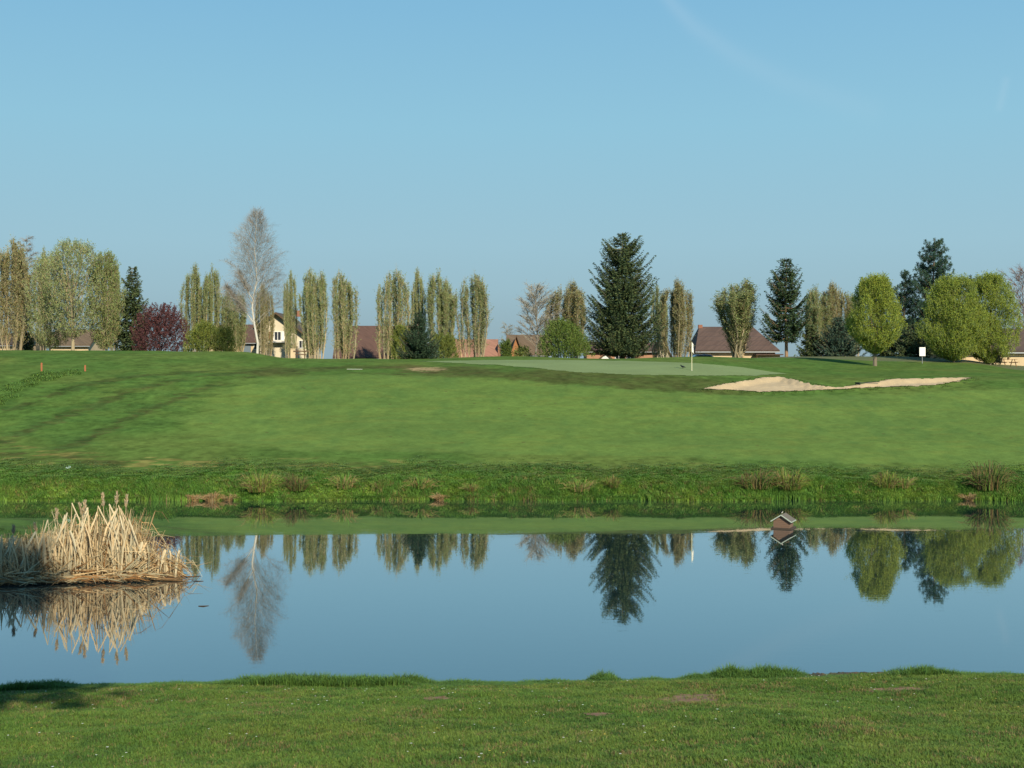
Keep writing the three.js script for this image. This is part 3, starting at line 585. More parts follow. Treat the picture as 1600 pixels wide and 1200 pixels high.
// birch with leaning white trunk
{
  const D = 123, bx = spot(402, D), gy = meshH(bx, D), pts = [[402, 556], [403, 535], [398, 508], [394, 480], [396, 462], [401, 438], [400, 415], [398, 390], [400, 362], [402, 330]];
  const tr = pts.map(([px, py], k) => [spot(px, D) - bx, k ? topAt(py, D) - gy : 0, Math.sin(k) * 0.08]);
  const H = tr[tr.length - 1][1];
  const g = bareGeo(77, H, 2.7, { trunk: tr, wood: [0.52, 0.49, 0.43], limb: [0.36, 0.32, 0.27], twig: [0.215, 0.19, 0.16], tr: 0.5, lr: 0.024, r: 0.125, n1: 64, n2: 9, n3: 5, fill: 7200, from: 0.2, up: 1.5, sag: 0.5, droop: 0.25, hang: -0.4, wob: 0.25, prof: [[0, 0.75], [0.25, 1], [0.45, 0.92], [0.7, 0.66], [0.85, 0.42], [1, 0.12]], buds: 0.16, perBud: 1, leaf: [0.17, 0.16, 0.07], bud: 0.06, l2: 1.25 });
  const o = plant('birch_tree', g, 'tall leafless birch with a leaning white trunk on the hill edge', 'tree', null, bx, D);
  const lb = new GB(), q = [[396, 503], [386, 490], [374, 477], [362, 460], [352, 446]].map(([px, py], k) => [spot(px, D) - bx, topAt(py, D) - gy, -0.1 * k]);
  lb.tube(q, [0.06, 0.05, 0.04, 0.025, 0.012], 6, K.birch); const rr = rng(5);
  const q2 = [[397, 470], [388, 455], [380, 440], [375, 424]].map(([px, py], k) => [spot(px, D) - bx, topAt(py, D) - gy, 0.15 * k]);
  lb.tube(q2, [0.05, 0.04, 0.025, 0.01], 5, K.birch);
  for (let k = 0; k < 900; k++) { const p = along(k % 3 ? q : q2, 0.3 + 0.7 * rr()), d = nrm([rr() - 0.55, rr() - 0.2, rr() - 0.5]), l = 0.4 + rr() * 0.9; lb.tube([p, add(p, d, l * 0.6), add(add(p, d, l), [0, -0.25, 0])], [0.01, 0.008, 0.004], 3, [0.25, 0.22, 0.185]); }
  part('branch', lb.geo(), M.bark, o);
}
place('young_spruce', spruceGeo, 81, { wood: K.bark, leaf: [0.026, 0.052, 0.03], leaf2: [0.06, 0.10, 0.052], clear: 0.02, step: 0.13, whorl: 8, ns: 0.55, prof: [[0, 0.95], [0.12, 1], [0.4, 0.66], [0.7, 0.3], [0.9, 0.08], [1, 0.01]], hang: 0.2, rise0: 0, rise1: 0.5 }, 653, 118, 486, 41, 'small conical dark spruce standing just behind the green left end', 'tree', null, nm);
place('shrub', bushGeo, 82, { ...limeO, n: 700 }, 628, 139, 512, 19, 'yellow green shrub behind the left side of small dark spruce', 'shrub');
place('shrub', bushGeo, 83, { ...limeO, leaf: K.lime2, n: 800 }, 694, 139, 525, 26, 'dull green shrub behind the right side of small dark spruce', 'shrub');
place('hedge_shrub', bushGeo, 84, { ...limeO, leaf: K.grass, leaf2: [0.06, 0.1, 0.02], n: 400, pow: 6 }, 790, 150, 534, 7, 'narrow clipped green shrub left of the orange gable', 'shrub');
place('bare_tree', bareGeo, 85, { ...bareO, twig: [0.26, 0.24, 0.19], buds: 0.3, leaf: [0.3, 0.31, 0.2], n1: 20, n2: 8 }, 793, 175, 503, 12, 'tiny pale tree far behind, left of the orange gable', 'tree');
place('budding_tree', bareGeo, 86, { ...bareO, wood: [0.2, 0.18, 0.15], twig: [0.27, 0.24, 0.2], buds: 0.55, perBud: 2, leaf: [0.42, 0.40, 0.30], bud: 0.09, n1: 46, n2: 15, n3: 6, from: 0.2, up: 1.1, hang: 0.1, droop: 0, prof: [[0, 0.8], [0.3, 1], [0.6, 0.85], [1, 0.2]], r: 0.12 }, 838, 150, 446, 35, 'white budding tree with open crown above the orange gabled house', 'tree');
place('shrub', bushGeo, 87, { ...limeO, leaf: K.grass, leaf2: [0.085, 0.135, 0.025], n: 1500 }, 882, 130, 503, 45, 'large fresh green shrub at the left foot of big spruce', 'shrub');
place('big_spruce', spruceGeo, 88, { wood: K.bark, leaf: K.fir, leaf2: K.fir2, r: 0.28, clear: 0.1, step: 0.3, whorl: 8, prof: [[0, 0.9], [0.12, 1], [0.25, 0.92], [0.45, 0.74], [0.6, 0.64], [0.75, 0.62], [0.88, 0.4], [0.96, 0.16], [1, 0.05]], rise0: 0.02, rise1: 0.3, ns: 0.85 }, 972, 136, 362, 75, 'largest dark spruce with wide boughs behind the putting green', 'tree', null, nm);
place('dark_spruce', spruceGeo, 89, { wood: [0.26, 0.165, 0.10], leaf: K.fir, leaf2: [0.05, 0.09, 0.04], clear: 0.2, r: 0.2, step: 0.36, whorl: 6, rise0: 0.05, prof: [[0, 0.9], [0.2, 1], [0.45, 0.85], [0.6, 0.72], [0.75, 0.62], [0.9, 0.28], [1, 0.05]] }, 1228, 143, 402, 42, 'dark spruce with a bare reddish lower trunk, right of brown hipped roof', 'tree', null, nm);
place('low_spruce', spruceGeo, 90, { wood: K.bark, leaf: K.blue, leaf2: K.blue2, clear: 0.02, step: 0.22, ns: 0.8, whorl: 9 }, 1310, 142, 496, 42, 'low bluish spruce left of the round yellow green tree', 'tree', null, nm);
place('low_spruce', spruceGeo, 91, { wood: K.bark, leaf: K.fir, leaf2: K.fir2, clear: 0.02, step: 0.3 }, 1266, 144, 506, 24, 'low dark spruce touching the bare reddish trunk on its right', 'tree', null, nm);
const ovO = { wood: [0.17, 0.14, 0.10], twig: K.olive, leaf: [0.275, 0.325, 0.042], leaf2: [0.215, 0.27, 0.04], n: 6400, leaves: 8, up: 0.9, gap: 0.33, size: 0.9 };
const rg = 'round yellow green trees on the right';
place('round_tree', roundGeo, 92, { ...ovO, clear: 0.14, mid: 0.32, pow: 1.2, r: 0.2 }, 1367, 120, 434, 42, 'round yellow green tree with short trunk, standing alone before the pine', 'tree', rg);
place('round_tree', roundGeo, 93, { ...ovO, clear: 0.02, mid: 0.36, pow: 1.5, n: 7600, leaf: [0.245, 0.305, 0.04] }, 1490, 131, 434, 52, 'left one of the two touching round trees at the right', 'tree', rg);
place('round_tree', roundGeo, 94, { ...ovO, clear: 0.02, mid: 0.34, pow: 1.45, n: 7600, leaf: [0.25, 0.31, 0.04] }, 1547, 133, 430, 48, 'right one of the two touching round trees, beside the right house', 'tree', rg);
const pineO = { wood: [0.14, 0.10, 0.07], leaf: K.blue, leaf2: [0.05, 0.1, 0.06] };
place('pine_tree', pineGeo, 95, { ...pineO, clear: 0.04, step: 0.34, prof: [[0, 0.8], [0.2, 1], [0.4, 0.85], [0.6, 0.62], [0.78, 0.5], [0.92, 0.34], [1, 0.15]] }, 1459, 152, 373, 52, 'tall dark bluish pine behind the round trees at the right', 'tree', null, nm);
place('pine_tree', pineGeo, 96, { ...pineO, clear: 0.1, step: 0.4 }, 1413, 153, 423, 26, 'smaller bluish pine on the left flank of the tall pine', 'tree', null, nm);
place('pine_tree', pineGeo, 97, { ...pineO, clear: 0.1, step: 0.4 }, 1517, 153, 430, 26, 'dark pine showing only its tip between the two touching round trees', 'tree', null, nm);
place('low_spruce', spruceGeo, 98, { wood: K.bark, leaf: K.fir, leaf2: K.fir2, clear: 0.02, step: 0.3 }, 1425, 144, 506, 38, 'dark low evergreen left of the small white sign', 'tree', null, nm);
place('low_spruce', spruceGeo, 102, { wood: K.bark, leaf: K.fir, leaf2: K.fir2, clear: 0.02, step: 0.3 }, 1388, 147, 508, 30, 'dark low evergreen behind the right side of the lone round tree', 'tree', null, nm);
place('bare_tree', bareGeo, 99, { ...bareO, wood: [0.17, 0.12, 0.10], twig: [0.18, 0.125, 0.11], n1: 44, n2: 14, up: 1.2, hang: -0.1, droop: 0, buds: 0 }, 1600, 165, 414, 36, 'reddish grey leafless tree at the right edge above the house', 'tree');
place('dark_shrub', bushGeo, 100, { twig: K.bark, leaf: K.fir, leaf2: K.blue2, n: 300 }, 1551, 134, 553, 13, 'small dark evergreen shrub left of the picnic table', 'shrub');
place('shrub', bushGeo, 101, { ...limeO, leaf: K.olive, leaf2: K.lime2, n: 260 }, 816, 152, 544, 14, 'low green shrub in front of the orange gable', 'shrub');

// ---------------------------------------------------------------- houses beyond the hill
const plaster = (r, g, b, seed) => std({ map: noiseTex(128, 128, (i, j) => { const a = tileNoise(i, j, 128, 4, 4, seed), k = 0.86 + a * 0.28; return toS([r * k, g * k, b * k]); }, true), roughness: 0.95 });
const tiles = (r, g, b, seed) => std({ map: noiseTex(256, 256, (i, j) => { const row = Math.floor(j / 16), tile = hash(Math.floor((i + (row % 2) * 8) / 16), row + seed * 77), a = tileNoise(i, j, 256, 4, 3, seed), k = 0.72 + 0.28 * tile + 0.3 * a; return toS([r * k, g * k, b * k]); }, true), bumpMap: tileBump, bumpScale: 0.05, roughness: 0.9 });
const tileBump = noiseTex(256, 256, (i, j) => { const v = (j % 16) / 16; return [v, v, v]; }, true, false);
const HM = {
  cream: plaster(0.60, 0.53, 0.40, 31), cream2: plaster(0.54, 0.42, 0.27, 32), orange: plaster(0.32, 0.145, 0.065, 33), salmon: plaster(0.34, 0.19, 0.12, 34),
  brownRoof: tiles(0.082, 0.052, 0.042, 1), redRoof: tiles(0.088, 0.048, 0.038, 2), salmonRoof: tiles(0.27, 0.135, 0.092, 3), darkRoof: tiles(0.07, 0.048, 0.038, 4), oliveRoof: tiles(0.115, 0.08, 0.05, 5),
  trim: std({ color: rgb(0.10, 0.06, 0.035) }), white: std({ color: rgb(0.72, 0.71, 0.68), roughness: 0.6 }), zinc: std({ color: rgb(0.32, 0.34, 0.36), roughness: 0.5, metalness: 0.3 }),
  glass: new THREE.MeshPhysicalMaterial({ color: rgb(0.03, 0.035, 0.045), roughness: 0.05 }), wood: std({ color: rgb(0.20, 0.11, 0.055) }), brick: std({ color: rgb(0.25, 0.11, 0.07) }), blueDoor: std({ color: rgb(0.12, 0.16, 0.20), roughness: 0.6 }),
};
const box = (x0, y0, z0, x1, y1, z1, uv) => new GB().box(x0, y0, z0, x1, y1, z1).geo(uv);
// gabled body: outline across, pulled along; "eaves" turns the long side to the viewer
function gabled(parent, { w, len, he, hr, wall, roof, eaves, apex = 0, over = 0.4, end = 0.35, heR = he }) {
  const turn = g => eaves ? g.rotateY(Math.PI / 2) : g;
  part('wall', turn(new GB().prism([[-w / 2, -1.2], [w / 2, -1.2], [w / 2, heR - 0.12], [apex, hr - 0.12], [-w / 2, he - 0.12]], -len / 2, len / 2).geo(0.25)), wall, parent);
  const out = [];
  for (const s of [-1, 1]) {
    const hs = s < 0 ? he : heR, run = w / 2 - s * apex, sl = (hr - hs) / run, ex = s * (w / 2 + over), ey = hs - sl * over;
    const P = [[apex, hr], [ex, ey], [ex, ey - 0.16], [apex, hr - 0.16]];
    out.push(part('roof', turn(new GB().prism(s > 0 ? P.slice().reverse() : P, -len / 2 - end, len / 2 + end).geo(0.25)), roof, parent));
    const gp = [[ex - 0.06, ey - 0.26], [ex + 0.06, ey - 0.26], [ex + 0.06, ey - 0.162], [ex - 0.06, ey - 0.162]];
    part('gutter', turn(new GB().prism(gp, -len / 2 - end + 0.02, len / 2 + end - 0.02).geo()), HM.zinc, parent);
    for (const e of [-1, 1]) part('verge_board', turn(new GB().prism(s > 0 ? [[ex, ey - 0.2], [ex, ey + 0.01], [apex + 0.003 * s, hr + 0.01], [apex + 0.003 * s, hr - 0.22]] : [[ex, ey + 0.01], [ex, ey - 0.2], [apex + 0.003 * s, hr - 0.22], [apex + 0.003 * s, hr + 0.01]], e * (len / 2 + end + 0.003), e * (len / 2 + end + 0.04)).geo()), HM.trim, parent);
  }
  return out;
}
function hipRoof(parent, { w, d, he, hr, ridge, roof, over = 0.45, cx = 0 }) {
  const g = new GB(), X = w / 2 + over, Z = d / 2 + over, a = [-X, he, Z], b = [X, he, Z], c = [X, he, -Z], e = [-X, he, -Z], r0 = [cx - ridge / 2, hr, 0], r1 = [cx + ridge / 2, hr, 0], k = p => [p[0], p[1] - 0.16, p[2]];
  g.quad(a, b, r1, r0, [1, 1, 1]); g.quad(c, e, r0, r1, [1, 1, 1]); g.tri(b, c, r1, [1, 1, 1]); g.tri(e, a, r0, [1, 1, 1]);
  for (const [p, q] of [[a, b], [b, c], [c, e], [e, a]]) g.quad(k(p), k(q), q, p, [1, 1, 1]);
  g.quad(k(a), k(e), k(c), k(b), [1, 1, 1]);
  return part('roof', g.geo(0.25), roof, parent);
}
function windowOn(parent, x, y, z, w, h, frame = HM.white, shutters) {
  const f = new GB(), t = 0.08; f.box(x - w / 2, y - h / 2, z, x - w / 2 + t, y + h / 2, z + 0.06); f.box(x + w / 2 - t, y - h / 2, z, x + w / 2, y + h / 2, z + 0.06); f.box(x - w / 2 + t, y + h / 2 - t, z, x + w / 2 - t, y + h / 2, z + 0.06); f.box(x - w / 2 + t, y - h / 2, z, x + w / 2 - t, y - h / 2 + t, z + 0.06); f.box(x - 0.03, y - h / 2 + t, z, x + 0.03, y + h / 2 - t, z + 0.05);
  const o = part('window', f.geo(), frame, parent);
  part('pane', box(x - w / 2 + t, y - h / 2 + t, z + 0.005, x + w / 2 - t, y + h / 2 - t, z + 0.02), HM.glass, o);
  if (shutters) for (const s of [-1, 1]) part('shutter', box(x + s * (w * 0.75 + 0.02) - w * 0.24, y - h / 2, z + 0.004, x + s * (w * 0.75 + 0.02) + w * 0.24, y + h / 2, z + 0.05), shutters, o);
  return o;
}
function house(label, px, D, group = 'houses beyond the hill') { const x = spot(px, D), g = thing('house', label, 'house', [x, meshH(x, D), -D], 0, group); return g; }
const up = (g, py, D) => topAt(py, D) - g.position.y;
const w2 = (a, b, D) => (b - a) / F * D;
{ // cream gable house behind the birch
  const D = 166, d = 161, g = house('cream plastered house with wide gable and balcony right of the birch', 452, D);
  const w = w2(414, 492, d);
  gabled(g, { w, len: 10, he: up(g, 507, d), heR: up(g, 524, d), hr: up(g, 488, d), apex: -0.7, wall: HM.cream, roof: HM.darkRoof, over: 0.5, end: 0.7 });
  windowOn(g, spot(434, d) - g.position.x, up(g, 525, d), 5.004, 0.9, 1.15, HM.white, HM.white);
  windowOn(g, spot(472, d) - g.position.x, up(g, 538, d), 5.004, 0.8, 1.0, HM.white);
  part('timber_panel', box(spot(420, d) - g.position.x, up(g, 533, d), 5.003, spot(427, d) - g.position.x, up(g, 518, d), 5.06), HM.wood, g);
  const bal = part('balcony', box(spot(419, d) - g.position.x, up(g, 535, d), 5.0, spot(447, d) - g.position.x, up(g, 533.5, d), 5.9), HM.white, g);
  part('railing', box(spot(419, d) - g.position.x, up(g, 533.4, d), 5.84, spot(447, d) - g.position.x, up(g, 532.6, d), 5.9), HM.wood, bal);
  const ch = part('chimney', box(0.6, up(g, 492, d), -2, 1.2, up(g, 482, d), -1.4), HM.brick, g);
}
{ // low house with dark red roof behind the birch's left
  const D = 172, g = house('low house with dark red roof and bluish garage door left of the birch', 370, D), f = 168.5, len = w2(330, 414, f);
  gabled(g, { w: 7, len, he: up(g, 531, f), hr: up(g, 507, D), wall: HM.cream2, roof: HM.redRoof, eaves: true });
  part('garage_door', box(spot(379, f) - g.position.x, -0.8, 3.504, spot(392, f) - g.position.x, up(g, 534, f), 3.56), HM.blueDoor, g);
  windowOn(g, spot(402, f) - g.position.x, up(g, 541, f), 3.504, 0.9, 0.9, HM.white);
}
{ // long brown roof
  const D = 166, g = house('house with a long steep reddish brown roof behind three poplars', 592, D), len = w2(532, 652, D);
  const f = D - 4.4, r = gabled(g, { w: 8.4, len, he: up(g, 556, f), hr: up(g, 509, D), wall: HM.cream, roof: HM.redRoof, eaves: true, over: 0.2 });
  part('chimney', box(2.2, up(g, 509, D) - 0.6, -0.9, 2.8, up(g, 503, D), -0.35), HM.brick, g);
  windowOn(g, -len / 2 + 0.9, 0.4, 4.204, 0.8, 0.8);
}
{ // salmon roof
  const D = 170, g = house('low house with pinkish salmon tiled roof behind the wide poplar', 740, D), f = D - 4.2, len = w2(704, 772, D);
  gabled(g, { w: 8, len, he: up(g, 558, f), hr: up(g, 530, D), wall: HM.cream, roof: HM.salmonRoof, eaves: true });
  const ex = part('lean_to', new GB().prism([[len / 2 + 0.36, -1], [spot(783, D) - g.position.x, -1], [spot(783, D) - g.position.x, up(g, 547, D)], [len / 2 + 0.36, up(g, 537, D)]], -3.5, 3.2).geo(0.25), HM.salmonRoof, g);
}
{ // orange gable
  const D = 168, g = house('house with a small orange gable and olive brown roof', 826, D), len = 9, gx = spot(807, D - 4) - g.position.x;
  gabled(g, { w: 6.2, len: w2(812, 872, D), he: up(g, 550, D - 3.5), hr: up(g, 523, D), wall: HM.orange, roof: HM.oliveRoof, eaves: true });
  const p = new THREE.Group(); p.name = 'gable_wing'; p.position.set(gx, 0, 3); g.add(p);
  gabled(p, { w: w2(799, 815, D - 4), len: 2.4, he: up(g, 548, D - 4), hr: up(g, 523.5, D - 4), wall: HM.orange, roof: HM.oliveRoof, over: 0.12, end: 0.3 });
}
{ // orange house behind the big spruce
  const D = 168, g = house('orange plastered house with red roof seen under the big spruce', 975, D), f = D - 3.6, len = w2(906, 1030, f);
  gabled(g, { w: 7, len, he: up(g, 546, f), hr: up(g, 534, D), wall: HM.salmon, roof: HM.redRoof, eaves: true });
  windowOn(g, spot(967, f) - g.position.x, up(g, 555, f), 3.504, 1.0, 1.0, HM.white); windowOn(g, spot(985, f) - g.position.x, up(g, 555, f), 3.504, 1.0, 1.0, HM.white);
  const p = new THREE.Group(); p.name = 'gable_wing'; p.position.set(spot(1036, D - 4) - g.position.x, 0, 2.5); g.add(p);
  gabled(p, { w: w2(1020, 1052, D - 4), len: 5, he: up(g, 562, D - 5), hr: up(g, 536, D - 5), wall: HM.cream, roof: HM.redRoof, over: 0.2, end: 0.25 });
  const q = new THREE.Group(); q.name = 'porch'; q.position.set(spot(946, D - 4) - g.position.x, 0, 3.6); g.add(q);
  gabled(q, { w: 2.0, len: 1.6, he: up(g, 562, D - 5), hr: up(g, 551, D - 5), wall: HM.white, roof: HM.salmonRoof, over: 0.1, end: 0.12 });
}
{ // brown hipped roof
  const D = 163, f = 159, g = house('cream house with a brown hipped roof behind the flag', 1143, D), w = w2(1084, 1204, f), he = up(g, 547, f);
  part('wall', box(-w / 2, -1.2, -3.9, w / 2, he - 0.1, 3.9, 0.25), HM.cream2, g);
  hipRoof(g, { w, d: 7.8, he: he, hr: up(g, 510.5, D), ridge: w2(1088, 1172, D), roof: HM.brownRoof, cx: -0.7 });
  part('gutter', box(-w / 2 - 0.45, he - 0.3, 4.352, w / 2 + 0.45, he - 0.17, 4.46), HM.zinc, g);
  part('chimney', box(spot(1091, D) - g.position.x, up(g, 514, D), -0.3, spot(1091, D) - g.position.x + 0.5, up(g, 507.5, D), 0.25), HM.brick, g);
  const p = part('side_wing', box(w2(1143, 1172, f), -1.2, 3.903, w2(1143, 1206, f), up(g, 555, f - 2), 5.6, 0.25), HM.cream2, g);
  part('wing_roof', new GB().prism([[w2(1143, 1168, f), 0], [w2(1143, 1210, f), 0], [w2(1143, 1210, f), 0.14], [w2(1143, 1168, f), 0.14]], 3.905, 6.1).geo(0.25).translate(0, up(g, 555, f - 2) + 0.003, 0), HM.brownRoof, p);
  windowOn(g, -w / 2 + 1.6, he - 1.3, 3.904, 1.0, 0.9, HM.white);
}
{ // right house
  const D = 146, f = 141.5, g = house('cream house with dark brown hipped roof at the right edge', 1560, D), w = w2(1468, 1652, f), he = up(g, 548, f);
  part('wall', box(-w / 2, -1.2, -4.4, w / 2, he - 0.1, 4.4, 0.25), HM.cream2, g);
  hipRoof(g, { w, d: 8.8, he, hr: up(g, 513, D), ridge: w - 5.6, roof: HM.darkRoof });
  part('gutter', box(-w / 2 - 0.45, he - 0.3, 4.852, w / 2 + 0.45, he - 0.17, 4.96), HM.zinc, g);
  windowOn(g, spot(1490, f) - g.position.x, he - 1.2, 4.404, 0.9, 1.0, HM.white);
  part('wall_lamp', box(spot(1575, f) - g.position.x, he - 0.9, 4.404, spot(1575, f) - g.position.x + 0.14, he - 0.62, 4.55), HM.trim, g);
  part('skylight', box(spot(1597, D) - g.position.x, up(g, 533, D) - 0.55, 2.45, spot(1597, D) - g.position.x + 0.5, up(g, 533, D) - 0.05, 2.75), HM.zinc, g);
}
{ // left houses behind the pale trees
  const D = 172, g = house('cream house with brown roof glimpsed between the pale green trees', 122, D), f = D - 3.5, len = w2(92, 152, f);
  gabled(g, { w: 7, len, he: up(g, 536, f), hr: up(g, 515, D), wall: HM.cream2, roof: HM.oliveRoof, eaves: true });
  windowOn(g, -len / 2 + 1.6, 0.9, 3.504, 0.9, 1.0, HM.white);
  const h = house('low cream house glimpsed at the foot of the left edge poplar', 28, D), l2 = w2(0, 60, f);
  gabled(h, { w: 7, len: l2, he: up(h, 536, f), hr: up(h, 521, D), wall: HM.cream2, roof: HM.darkRoof, eaves: true });
  windowOn(h, 0.6, 0.9, 3.504, 0.9, 1.0, HM.white);
}
// parked car mostly hidden by the rise
{
  const D = 152.5, x = spot(1104, D), g = thing('parked_car', 'silver blue car half hidden by the rise near the flag', 'car', [x, meshH(x, D), -D], 0.1);
  const paint = new THREE.MeshPhysicalMaterial({ color: rgb(0.14, 0.19, 0.25), roughness: 0.35, clearcoat: 0.8, metalness: 0.3 });
  const body = [[-2.0, 0.3], [2.0, 0.3], [2.08, 0.55], [2.0, 0.82], [1.1, 0.95], [-1.95, 0.98], [-2.06, 0.7]];
  const roof = [[-1.8, 0.985], [0.98, 0.965], [0.28, 1.42], [-0.4, 1.5], [-1.35, 1.42]];
  const ex = (P, d, b) => { const q = new THREE.ExtrudeGeometry(new THREE.Shape(P.map(p => new THREE.Vector2(...p))), { depth: d, bevelEnabled: true, bevelSize: b, bevelThickness: b, bevelSegments: 2 }); q.translate(0, 0, -d / 2); return q; };
  part('body', ex(body, 1.56, 0.06), paint, g); part('cabin', ex(roof, 1.3, 0.05), paint, g);
  part('side_window', new GB().prism([[-1.5, 1.04], [0.72, 1.03], [0.2, 1.36], [-1.2, 1.37]], -0.72, 0.72).geo(), HM.glass, g);
  part('windscreen', new GB().prism([[1.0, 1.0], [1.03, 1.02], [0.36, 1.43], [0.33, 1.41]], -0.6, 0.6).geo(), HM.glass, g);
  const ty = std({ color: rgb(0.02, 0.02, 0.02) });
  for (const [wx, wz] of [[-1.25, 0.78], [1.3, 0.78], [-1.25, -0.78], [1.3, -0.78]]) { const c = new THREE.CylinderGeometry(0.31, 0.31, 0.2, 20); c.rotateX(Math.PI / 2); c.translate(wx, 0.31, wz); const wm = part('wheel', c, ty, g); const rim = new THREE.CylinderGeometry(0.19, 0.19, 0.215, 12); rim.rotateX(Math.PI / 2); rim.translate(wx, 0.31, wz); part('rim', rim, HM.zinc, wm); }
  for (const z of [-0.55, 0.55]) part('headlight', box(2.07, 0.58, z - 0.18, 2.13, 0.74, z + 0.18), HM.white, g);
}

// ---------------------------------------------------------------- things on the course
{ // flag
  const [x, D] = groundAt(1081, 579.5), y = meshH(x, D) + 0.02, g = thing('golf_flag', 'white golf flag hanging from a thin pole on the putting green', 'flag', [x, y, -D]);
  part('pole', new THREE.CylinderGeometry(0.018, 0.022, 2.2, 8).translate(0, 1.08, 0), std({ color: rgb(0.78, 0.74, 0.5), roughness: 0.5 }), g);
  const fl = new GB(), N = 10, R = 5, pt = (i, j) => { const u = i / R, v = j / N, w = 0.34 * u * (0.75 + 0.25 * v); return [0.02 + w * 0.42, 2.16 - v * 0.72 - u * 0.16, Math.sin(u * 9 + v * 2.5) * 0.07 * u]; };
  for (let j = 0; j < N; j++) for (let i = 0; i < R; i++) fl.quad(pt(i, j), pt(i, j + 1), pt(i + 1, j + 1), pt(i + 1, j), [1, 1, 1]);
  part('flag_cloth', fl.geo(), std({ color: rgb(0.78, 0.77, 0.74), side: THREE.DoubleSide }), g);
  const cup = new THREE.CylinderGeometry(0.054, 0.054, 0.012, 16); part('cup', cup.translate(0, 0.004, 0), std({ color: rgb(0.6, 0.6, 0.58) }), g);
}
function birdGeo(s) {                          // small bird: body, neck, head, beak and tail as one skin
  const C0 = [[-0.26, 0.075, 0.012], [-0.16, 0.10, 0.03], [-0.06, 0.12, 0.062], [0.04, 0.135, 0.07], [0.12, 0.165, 0.052], [0.155, 0.21, 0.036], [0.185, 0.235, 0.04], [0.215, 0.235, 0.028], [0.245, 0.225, 0.011], [0.285, 0.218, 0.002]];
  const g = new GB(); g.tube(C0.map(p => [p[0] * s, p[1] * s, 0]), C0.map(p => p[2] * s), 9, [1, 1, 1]);
  for (const z of [-0.025, 0.025]) { g.tube([[0, 0.09 * s, z * s], [0.01 * s, 0.045 * s, z * s], [0, 0, z * s]], [0.012 * s, 0.007 * s, 0.007 * s], 5, [1, 1, 1]); g.tube([[-0.02 * s, 0.005 * s, z * s], [0.05 * s, 0.004 * s, z * s]], [0.006 * s, 0.004 * s], 4, [1, 1, 1]); }
  return g.geo();
}
{
  const [x, D] = groundAt(1067, 576), b = thing('crow', 'black crow standing on the putting green left of the flag', 'bird', [x, meshH(x, D) + 0.02, -D], 2.4);
  part('body', birdGeo(1.05), std({ color: rgb(0.012, 0.012, 0.014), roughness: 0.5 }), b);
}
{ // white sign
  const D = 127.5, x = spot(1441, D), g = thing('white_sign', 'small white board on a post at the top of the right rise', 'sign', [x, meshH(x, D), -D]);
  part('post', new THREE.CylinderGeometry(0.03, 0.03, 1.3, 8).translate(0, 0.55, 0), HM.zinc, g);
  part('board', box(-0.29, 0.72, 0.035, 0.29, 1.56, 0.075), std({ color: rgb(0.8, 0.8, 0.77), roughness: 0.5 }), g);
}
for (const [px, py, h, label] of [[65, 580, 0.6, 'orange red marker stake on the left slope, the taller one'], [133, 580, 0.42, 'short orange marker stake on the left slope, right of the taller one']]) {
  const [x, D] = groundAt(px, py), g = thing('marker_stake', label, 'stake', [x, meshH(x, D), -D], 0.3, 'marker stakes');
  part('stake', new GB().prism([[-0.06, -0.1], [0.06, -0.1], [0.06, h], [0, h + 0.05], [-0.06, h]], -0.04, 0.04).geo(), std({ color: rgb(0.30, 0.10, 0.045) }), g);
}
{ // hand rake by the bunker
  const [x, D] = groundAt(1356, 600), g = thing('bunker_rake', 'dark rake lying on the grass at the bunker edge', 'rake', [x, meshH(x, D) + 0.04, -D], 0.25);
  const k = std({ color: rgb(0.03, 0.04, 0.035) }), hgt = meshH(x + 0.9, D + 0.9) - meshH(x - 0.7, D - 0.3);
  const t = new GB(); t.tube([[-0.7, 0.05, 0], [0.9, 0.12, 0.1]], [0.03, 0.03], 6, [1, 1, 1]); part('handle', t.geo(), k, g);
  const hd = new GB(); hd.box(-0.85, 0, -0.35, -0.7, 0.09, 0.35); for (let i = 0; i < 9; i++) hd.box(-0.8, -0.08, -0.34 + i * 0.08, -0.77, 0, -0.32 + i * 0.08); part('head', hd.geo(), k, g);
}
{ // white stick lying left of the bare patch
  const [x, D] = groundAt(554, 577.5), g = new GB(); const a = meshH(x - 0.6, D) + 0.03, b = meshH(x + 0.6, D) + 0.03; g.tube([[-0.6, a - meshH(x, D), 0], [0.6, b - meshH(x, D), 0.06]], [0.013, 0.013], 6, [1, 1, 1]);
  const o = thing('white_stick', 'white stick lying on the rough left of the bare sandy patch', 'stick', [x, meshH(x, D), -D]); part('rod', g.geo(), HM.white, o);
}
{ // dark timber frame and pale box before the cream house
  const D = 144, x = spot(470, D), g = thing('timber_frame', 'dark wooden post frame before the cream gabled house', 'frame', [x, meshH(x, D), -D], 0.2);
  const t = new GB(), hp = topAt(541, D) - meshH(x, D); part('post', box(-0.45, -0.1, -0.05, -0.35, hp, 0.05), HM.trim, g); part('post', box(0.35, -0.1, -0.05, 0.45, hp - 0.3, 0.05), HM.trim, g); part('rail', box(-0.8, hp - 0.6, 0.053, 0.8, hp - 0.48, 0.11), HM.trim, g); part('rail', box(-0.6, hp - 0.95, 0.053, 0.6, hp - 0.85, 0.11), HM.trim, g);
  const x2 = spot(458, D), b = thing('garden_cabinet', 'pale yellow cabinet left of the dark wooden post frame', 'cabinet', [x2, meshH(x2, D), -D], 0.1), hb = topAt(544.5, D) - meshH(x2, D);
  part('body', box(-0.26, -0.1, -0.2, 0.26, hb - 0.05, 0.2, 0.5), HM.cream2, b); part('lid', box(-0.3, hb - 0.048, -0.24, 0.3, hb, 0.24), HM.cream2, b);
}
